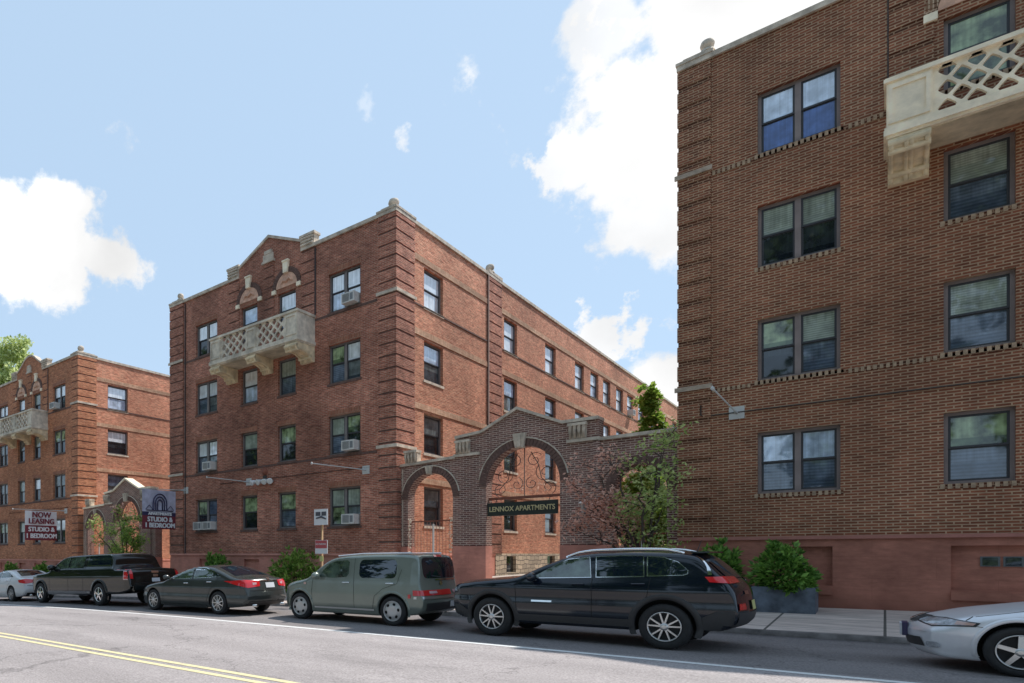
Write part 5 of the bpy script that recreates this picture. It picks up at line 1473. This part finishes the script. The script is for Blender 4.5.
# saloons
def saloon(name, label, loc, paintm, wheelstyle, wm, L=4.86, half=.9, H=0, lampshape=0, n=9, front_detail=False, R_=.305):
    c = Car(name, label, loc, L, half,
        [(0, .48), (.03, .60), (.14, .68), (.4, .75), (1.0, .84), (1.42, .89), (1.85, 1.07+H), (2.25, 1.21+H), (2.6, 1.285+H), (3.0, 1.305+H), (3.4, 1.27+H), (3.8, 1.15+H*.8), (4.15, 1.03), (4.35, .985), (4.68, .965), (4.76, .93), (4.80, .78), (4.84, .66), (L, .5)],
        [(0, .48), (.0, .30), (.10, .20), (.5, .17), (1.4, .165), (3.3, .165), (4.2, .19), (4.65, .25), (4.84, .36), (L, .5)],
        [(.15, .92), (.30, .975), (.42, .995), (.54, .98), (.70, 1.0), (.76, .985), (.88, .945), (.93, .915), (1.1, .83), (1.32, .68)],
        [(0, .74), (.2, .87), (.55, .96), (1.0, 1), (3.6, 1), (4.2, .975), (4.6, .92), (4.78, .87), (L, .83)], (.34, .22), paintm, (.95, 3.74), R_, .04, .10)
    c.window_side([(1.62, .935), (2.02, 1.115), (2.36, 1.215), (2.62, 1.235), (2.64, .955)], M['carglass_l'], M['chrome'])
    c.window_side([(2.73, .96), (2.71, 1.235), (3.1, 1.22), (3.42, 1.145), (3.42, .98)], M['carglass_l'], M['chrome'])
    c.window_side([(3.47, .985), (3.47, 1.125), (3.72, 1.02), (3.75, .995)], M['carglass'], M['chrome'])
    c.door([(1.42, .26), (1.44, .72), (1.6, .92)], None, None); c.door([(2.68, .24), (2.69, .94)], 2.48, .81, True); c.door([(3.28, .3), (3.42, .62), (3.62, .78), (3.70, .96)], 3.42, .85, True)
    c.side('sill', [(1.38, .17), (3.30, .17), (3.30, .235), (1.38, .235)], M['chrome'] if False else paintm, .02)
    c.topd('windscreen', [(1.50, -.66), (1.50, .66), (2.28, .50), (2.28, -.50)], M['carglass'])
    c.topd('rear_window', [(3.42, -.48), (3.42, .48), (4.14, .60), (4.14, -.60)], M['carglass'])
    if lampshape == 0:
        c.decal('taillight', [(c.L, -.40, .745), (c.L, -.80, .705), (c.L, -1.10, .78), (c.L, -1.34, .875), (c.L, -.90, .905), (c.L, -.40, .885)], (-1, .55, 0), M['red_lamp'], .012, .04, True, c.root)
        c.rear('reversing_lamp', [(-.56, .78), (-.44, .79), (-.44, .84), (-.56, .84)], M['pink_lamp'], .016, both=True)
    else:
        c.decal('taillight', [(c.L, -.50, .75), (c.L, -.80, .71), (c.L, -1.10, .76), (c.L, -1.14, .86), (c.L, -.80, .90), (c.L, -.50, .87)], (-1, .55, 0), M['red_lamp'], .012, .04, True, c.root)
    c.rear('licence_plate', [(-.16, .70), (.16, .70), (.16, .83), (-.16, .83)], M['plate'], .014)
    c.rear('trunk_trim', [(-.42, .865), (.42, .865), (.42, .89), (-.42, .89)], M['chrome'], .012)
    c.rear('emblem', rr_poly(-.06, .06, .90, .95, .02), M['chrome'], .012)
    c.rear('bumper_lower', [(-.66, .24), (.66, .24), (.66, .36), (-.66, .36)], M['trim'], .010)
    c.rear('trunk_seam', [(-.66, .63), (.66, .63), (.66, .645), (-.66, .645)], M['gap'], .006)
    c.front('headlight', [(-.80, .58), (-.46, .55), (-.46, .64), (-.78, .67)], M['clear_lamp'], .01, both=True)
    c.front('grille', [(-.36, .40), (.36, .40), (.40, .57), (-.40, .57)], M['trim'], .012)
    for y in (-.52, .52):
        bm = bmesh.new(); tube(bm, [(L-.16, y, .25), (L-.02, y, .25)], .035, 8); fin(bm, 'exhaust', M['chrome'], c.root)
    c.mirror(1.70, .92, paintm); c.add_wheels(wheelstyle, wm, .015, .21, n, .70)
    return c
saloon('parked_sedan', 'dark graphite sedan with long red taillights between pickup and boxy wagon', (-16.12, 11.35), M['p_dark'], 'multi', M['alloy'], lampshape=0)
saloon('parked_sedan', 'white sedan at the left edge of the row ahead of the pickup', (-28.75, 11.60), M['p_white'], 'multi', M['alloy_grey'], lampshape=1)

# black pickup with a cap over its bed
c = Car('pickup_truck', 'black pickup truck with chrome wheels parked behind the white sedan', (-23.32, 11.55), 6.72, 1.03,
        [(0, .70), (.02, .98), (.10, 1.07), (.5, 1.11), (1.3, 1.16), (1.55, 1.20), (1.95, 1.47), (2.3, 1.66), (2.7, 1.73), (3.5, 1.75), (5.25, 1.75), (5.50, 1.73), (5.62, 1.66), (5.70, 1.36), (5.73, 1.25), (5.85, 1.225), (6.55, 1.225), (6.62, 1.20), (6.68, .95), (6.70, .78), (6.72, .66)],
        [(0, .70), (.0, .50), (.08, .40), (.5, .34), (1.6, .32), (4.2, .34), (6.0, .40), (6.5, .48), (6.70, .54), (6.72, .66)],
        [(.3, .94), (.48, .98), (.72, .985), (.98, 1.0), (1.04, .985), (1.2, .965), (1.26, .92), (1.5, .84), (1.75, .74)],
        [(0, .90), (.2, .95), (.6, .99), (1.2, 1), (6.4, 1), (6.72, .985)], (.14, .02), M['p_black'], (.92, 4.92), .375, .035, .08, cat='pickup truck', n=140)
c.window_side([(1.95, 1.25), (2.25, 1.50), (2.45, 1.62), (2.85, 1.65), (2.87, 1.27)], M['carglass_l'], M['black'])
c.window_side([(2.96, 1.27), (2.94, 1.65), (3.85, 1.65), (3.87, 1.27)], M['carglass_l'], M['black'])
c.window_side([(4.12, 1.35), (4.10, 1.66), (5.38, 1.66), (5.46, 1.60), (5.52, 1.35)], M['carglass'], M['chrome'], .02)
c.seam([(3.99, 1.2), (3.99, 1.74)], .02)
c.door([(1.62, .45), (1.62, 1.18)], None, None); c.door([(2.92, .45), (2.92, 1.24)], 2.72, 1.08, False); c.door([(3.92, .45), (3.93, 1.24)], 3.72, 1.08, False)
c.arch_lips(M['p_black'], .07, off=.03)
c.side('lower_trim', [(1.45, .34), (4.35, .34), (4.35, .47), (1.45, .47)], M['alloy_grey'], .010)
c.side('taillight_bezel', [(6.36, .86), (6.60, .86), (6.60, 1.21), (6.36, 1.21)], M['pink_lamp'], .006)
c.side('taillight', [(6.40, .89), (6.60, .89), (6.60, 1.18), (6.40, 1.18)], M['red_lamp'], .012)
c.rear('rear_taillight', [(-.97, .89), (-.86, .89), (-.86, 1.18), (-.97, 1.18)], M['red_lamp'], .012, both=True)
c.topd('bed', [(5.88, -.82), (5.88, .82), (6.56, .82), (6.56, -.82)], M['well'], .004)
c.rear('rear_window', [(-.66, 1.38), (.66, 1.38), (.58, 1.64), (-.58, 1.64)], M['carglass'], .012, tilt=-.3)
c.rear('tailgate_seam', [(-.80, .74), (.80, .74), (.80, .76), (-.80, .76)], M['gap'], .006)
c.rear('tailgate_handle', [(-.14, 1.06), (.14, 1.06), (.14, 1.13), (-.14, 1.13)], M['chrome'], .012)
c.rear('tailgate_badge', rr_poly(-.10, .10, .94, 1.02, .03), M['chrome'], .012)
bm = bmesh.new(); box(bm, 6.69, 6.83, -.94, .94, .50, .70); bmesh.ops.bevel(bm, geom=bm.edges[:], offset=.03, segments=2, affect='EDGES'); fin(bm, 'rear_bumper', M['p_black'], c.root)
c.rear('licence_plate', [(-.16, .78), (.16, .78), (.16, .90), (-.16, .90)], M['plate'], .014)
c.topd('windscreen', [(1.62, -.72), (1.62, .72), (2.3, .62), (2.3, -.62)], M['carglass'])
c.front('grille', [(-.6, .62), (.6, .62), (.6, 1.0), (-.6, 1.0)], M['chrome'], .01); c.front('headlight', [(-.92, .72), (-.64, .72), (-.64, 1.0), (-.92, 1.0)], M['clear_lamp'], .01, both=True)
c.mirror(1.88, 1.26, M['p_black'], 1.45); c.add_wheels('five', M['chrome'], -.005, .28, 5, .64)

# silver sedan at the right edge, nose in view
c = Car('parked_sedan', 'silver sedan at the right edge with only its nose in view', (.20, 11.58), 4.40, .855,
        [(0, .46), (.02, .55), (.10, .61), (.22, .66), (.5, .74), (1.0, .83), (1.30, .88), (1.42, .91), (1.8, 1.08), (2.15, 1.21), (2.5, 1.27), (3.0, 1.27), (3.4, 1.19), (3.75, 1.02), (3.95, .95), (4.25, .93), (4.33, .86), (4.38, .66), (4.40, .48)],
        [(0, .46), (.0, .34), (.04, .22), (.12, .155), (.5, .145), (1.4, .15), (3.2, .16), (4.0, .19), (4.36, .30), (4.40, .48)],
        [(.15, .90), (.30, .97), (.46, 1.0), (.62, .985), (.74, .95), (.84, .90), (1.0, .83), (1.27, .68)],
        [(0, .72), (.12, .82), (.3, .90), (.6, .97), (.95, 1), (3.4, 1), (4.0, .96), (4.40, .84)], (.42, .2), M['p_silver'], (.92, 3.5), .292, .05, .13)
c.decal('headlight_seal', [(0, -.33, .59), (0, -.72, .562), (0, -1.16, .645), (0, -1.19, .70), (0, -.74, .698), (0, -.37, .668)], (1, .62, -.15), M['trim'], .004, .03, True, c.root)
c.decal('headlight', [(0, -.36, .60), (0, -.72, .575), (0, -1.14, .655), (0, -1.16, .69), (0, -.74, .685), (0, -.40, .655)], (1, .62, -.15), M['clear_lamp'], .008, .03, True, c.root)
c.decal('indicator', [(0, -.98, .635), (0, -1.14, .658), (0, -1.16, .685), (0, -.98, .68)], (1, .62, -.15), M['amber_lamp'], .012, .03, True, c.root)
c.front('grille', [(-.25, .56), (.25, .56), (.33, .645), (-.33, .645)], M['trim'], .010)
c.front('emblem', rr_poly(-.07, .07, .57, .64, .03), M['chrome'], .02)
c.front('air_intake', [(-.50, .27), (.50, .27), (.46, .38), (-.46, .38)], M['trim'], .010)
c.front('fog_lamp', rr_poly(-.66, -.54, .27, .34, .03), M['clear_lamp'], .012, both=True)
bm = bmesh.new(); box(bm, -.055, -.035, -.16, .16, .37, .52); fin(bm, 'licence_plate', M['plate'], c.root)
bm = bmesh.new(); box(bm, -.035, .02, -.17, .17, .36, .53); fin(bm, 'plate_holder', M['navy'], c.root)
c.seam([(.26, .66), (.36, .60), (.60, .565), (.66, .555)], .006, name='bumper_seam'); c.seam([(.58, .68), (1.0, .775), (1.35, .84)], .004, name='hood_seam')
c.seam([(.50, .63), (.56, .68)], .008, name='hood_seam')
c.arch_lips(M['p_silver'], .05, off=.015)
c.window_side([(1.62, .93), (1.95, 1.08), (2.2, 1.17), (2.5, 1.20), (2.52, .94)], M['carglass_l'], M['black'])
c.window_side([(2.6, .945), (2.58, 1.20), (3.0, 1.19), (3.3, 1.10), (3.4, .97)], M['carglass'], M['black'])
c.door([(1.36, .26), (1.36, .85)], None, None); c.door([(2.55, .24), (2.56, .93)], 2.35, .80, False)
c.topd('windscreen', [(1.50, -.62), (1.50, .62), (2.15, .50), (2.15, -.50)], M['carglass']); c.topd('rear_window', [(3.2, -.46), (3.2, .46), (3.8, .55), (3.8, -.55)], M['carglass'])
c.mirror(1.66, .93, M['p_silver']); c.add_wheels('five', M['alloy'], .015, .20, 5, .70)

# ------------------------------------------------------------------ sky, sun, camera
SUN = Vector((.29, .645, 1.0)).normalized()
w = bpy.data.worlds.new('World'); scene.world = w; w.use_nodes = True
nt = w.node_tree; L = nt.links.new
bg = nt.nodes['Background']; STR = .15; bg.inputs['Strength'].default_value = STR
sky = N(nt, 'ShaderNodeTexSky'); sky.sky_type = 'NISHITA'; sky.sun_disc = False
sky.sun_elevation = math.asin(SUN.z); sky.sun_rotation = math.atan2(SUN.x, SUN.y)
sky.air_density = 1.0; sky.dust_density = .6; sky.ozone_density = 1.2
tc = N(nt, 'ShaderNodeTexCoord')
SKYV = tc.outputs['Generated']
nrm = N(nt, 'ShaderNodeVectorMath', operation='NORMALIZE'); L(SKYV, nrm.inputs[0])
no = N(nt, 'ShaderNodeTexNoise'); no.inputs['Scale'].default_value = 7; no.inputs['Detail'].default_value = 9; no.inputs['Roughness'].default_value = .62
L(nrm.outputs[0], no.inputs['Vector'])
no2 = N(nt, 'ShaderNodeTexNoise'); no2.inputs['Scale'].default_value = 3.2; no2.inputs['Detail'].default_value = 7
L(nrm.outputs[0], no2.inputs['Vector'])
def sdir(u, v):
    a, b = (u-245)/640, (554-v)/640
    return Vector((-.70710678*(1-a), .70710678*(1+a), b)).normalized()
CL = [(0, 250, .105, 1.0), (55, 250, .098, 1.0), (-90, 255, .13, 1), (102, 258, .058, 1.0), (750, 15, .20, 1.0), (690, 95, .165, 1.0), (635, 150, .10, .97), (820, -70, .2, 1.0), (662, 215, .085, .95), (607, 30, .06, .85), (404, 140, .034, .62), (128, 132, .028, .32), (603, 338, .055, .95), (655, 392, .06, 1.0), (674, 332, .03, .7), (370, 105, .024, .3), (570, 160, .05, .9), (940, -160, .3, .9)]
nom = N(nt, 'ShaderNodeTexNoise'); nom.inputs['Scale'].default_value = 13; nom.inputs['Detail'].default_value = 9; nom.inputs['Roughness'].default_value = .6
L(nrm.outputs[0], nom.inputs['Vector'])
nos = N(nt, 'ShaderNodeTexNoise'); nos.inputs['Scale'].default_value = 26; nos.inputs['Detail'].default_value = 7; nos.inputs['Roughness'].default_value = .6
L(nrm.outputs[0], nos.inputs['Vector'])
acc = None
for u, v, r, s in CL:
    d = sdir(u, v)
    ds = N(nt, 'ShaderNodeVectorMath', operation='DISTANCE'); L(nrm.outputs[0], ds.inputs[0]); ds.inputs[1].default_value = d
    m1 = N(nt, 'ShaderNodeMath', operation='MULTIPLY_ADD'); L(ds.outputs['Value'], m1.inputs[0]); m1.inputs[1].default_value = -1/r; m1.inputs[2].default_value = 1.0
    m2 = N(nt, 'ShaderNodeMath', operation='MULTIPLY_ADD'); L((nos if r < .056 else (nom if u < 200 else no)).outputs['Fac'], m2.inputs[0]); k_ = (4.2 if r < .035 else 2.7) if r < .056 else (2.3 if u < 200 else 2.8); m2.inputs[1].default_value = k_; m2.inputs[2].default_value = -k_/2-((.5 if r < .035 else .12) if r < .056 else .05)
    m3 = N(nt, 'ShaderNodeMath', operation='ADD'); L(m1.outputs[0], m3.inputs[0]); L(m2.outputs[0], m3.inputs[1])
    mr = N(nt, 'ShaderNodeMapRange', interpolation_type='SMOOTHSTEP'); mr.inputs[1].default_value = .03; mr.inputs[2].default_value = .7 if r < .04 else .34; mr.inputs[4].default_value = s; L(m3.outputs[0], mr.inputs[0])
    if acc is None: acc = mr.outputs[0]
    else:
        mx = N(nt, 'ShaderNodeMath', operation='MAXIMUM'); L(acc, mx.inputs[0]); L(mr.outputs[0], mx.inputs[1]); acc = mx.outputs[0]
# sky tint
tint = N(nt, 'ShaderNodeVectorMath', operation='MULTIPLY'); L(sky.outputs[0], tint.inputs[0]); tint.inputs[1].default_value = (1.0, 1.0, 1.0)
haze = N(nt, 'ShaderNodeMix', data_type='RGBA'); haze.inputs[0].default_value = .8
L(tint.outputs[0], haze.inputs[6]); haze.inputs[7].default_value = (.58/STR, .775/STR, 1.0/STR, 1)
cshade = N(nt, 'ShaderNodeMapRange'); cshade.inputs[1].default_value = .35; cshade.inputs[2].default_value = .6; cshade.inputs[3].default_value = .80/STR; cshade.inputs[4].default_value = 1.15/STR
L(no2.outputs['Fac'], cshade.inputs[0])
cc = N(nt, 'ShaderNodeCombineXYZ')
for i in range(3): L(cshade.outputs[0], cc.inputs[i])
mix = N(nt, 'ShaderNodeMix', data_type='RGBA'); L(acc, mix.inputs[0]); L(haze.outputs[2], mix.inputs[6]); L(cc.outputs[0], mix.inputs[7])
L(mix.outputs[2], bg.inputs['Color'])

sl = bpy.data.lights.new('sun', 'SUN'); sl.energy = 5.0; sl.angle = R(.5); sl.color = (1, .955, .89)
so = bpy.data.objects.new('sun', sl); COL.objects.link(so); so.rotation_euler = (-SUN).to_track_quat('-Z', 'Y').to_euler(); so.location = (20, 60, 60)

cam = bpy.data.cameras.new('camera'); co = bpy.data.objects.new('camera', cam); COL.objects.link(co)
cam.sensor_width = 36; cam.lens = 640/1024*36; cam.shift_x = (512-245)/1024; cam.shift_y = (554-341.5)/1024
cam.clip_start = .1; cam.clip_end = 2000
co.rotation_euler = (R(90), 0, R(45)); co.location = (0, 0, 0)
scene.camera = co
scene.view_settings.view_transform = 'Standard'; scene.view_settings.look = 'None'; scene.view_settings.exposure = 0
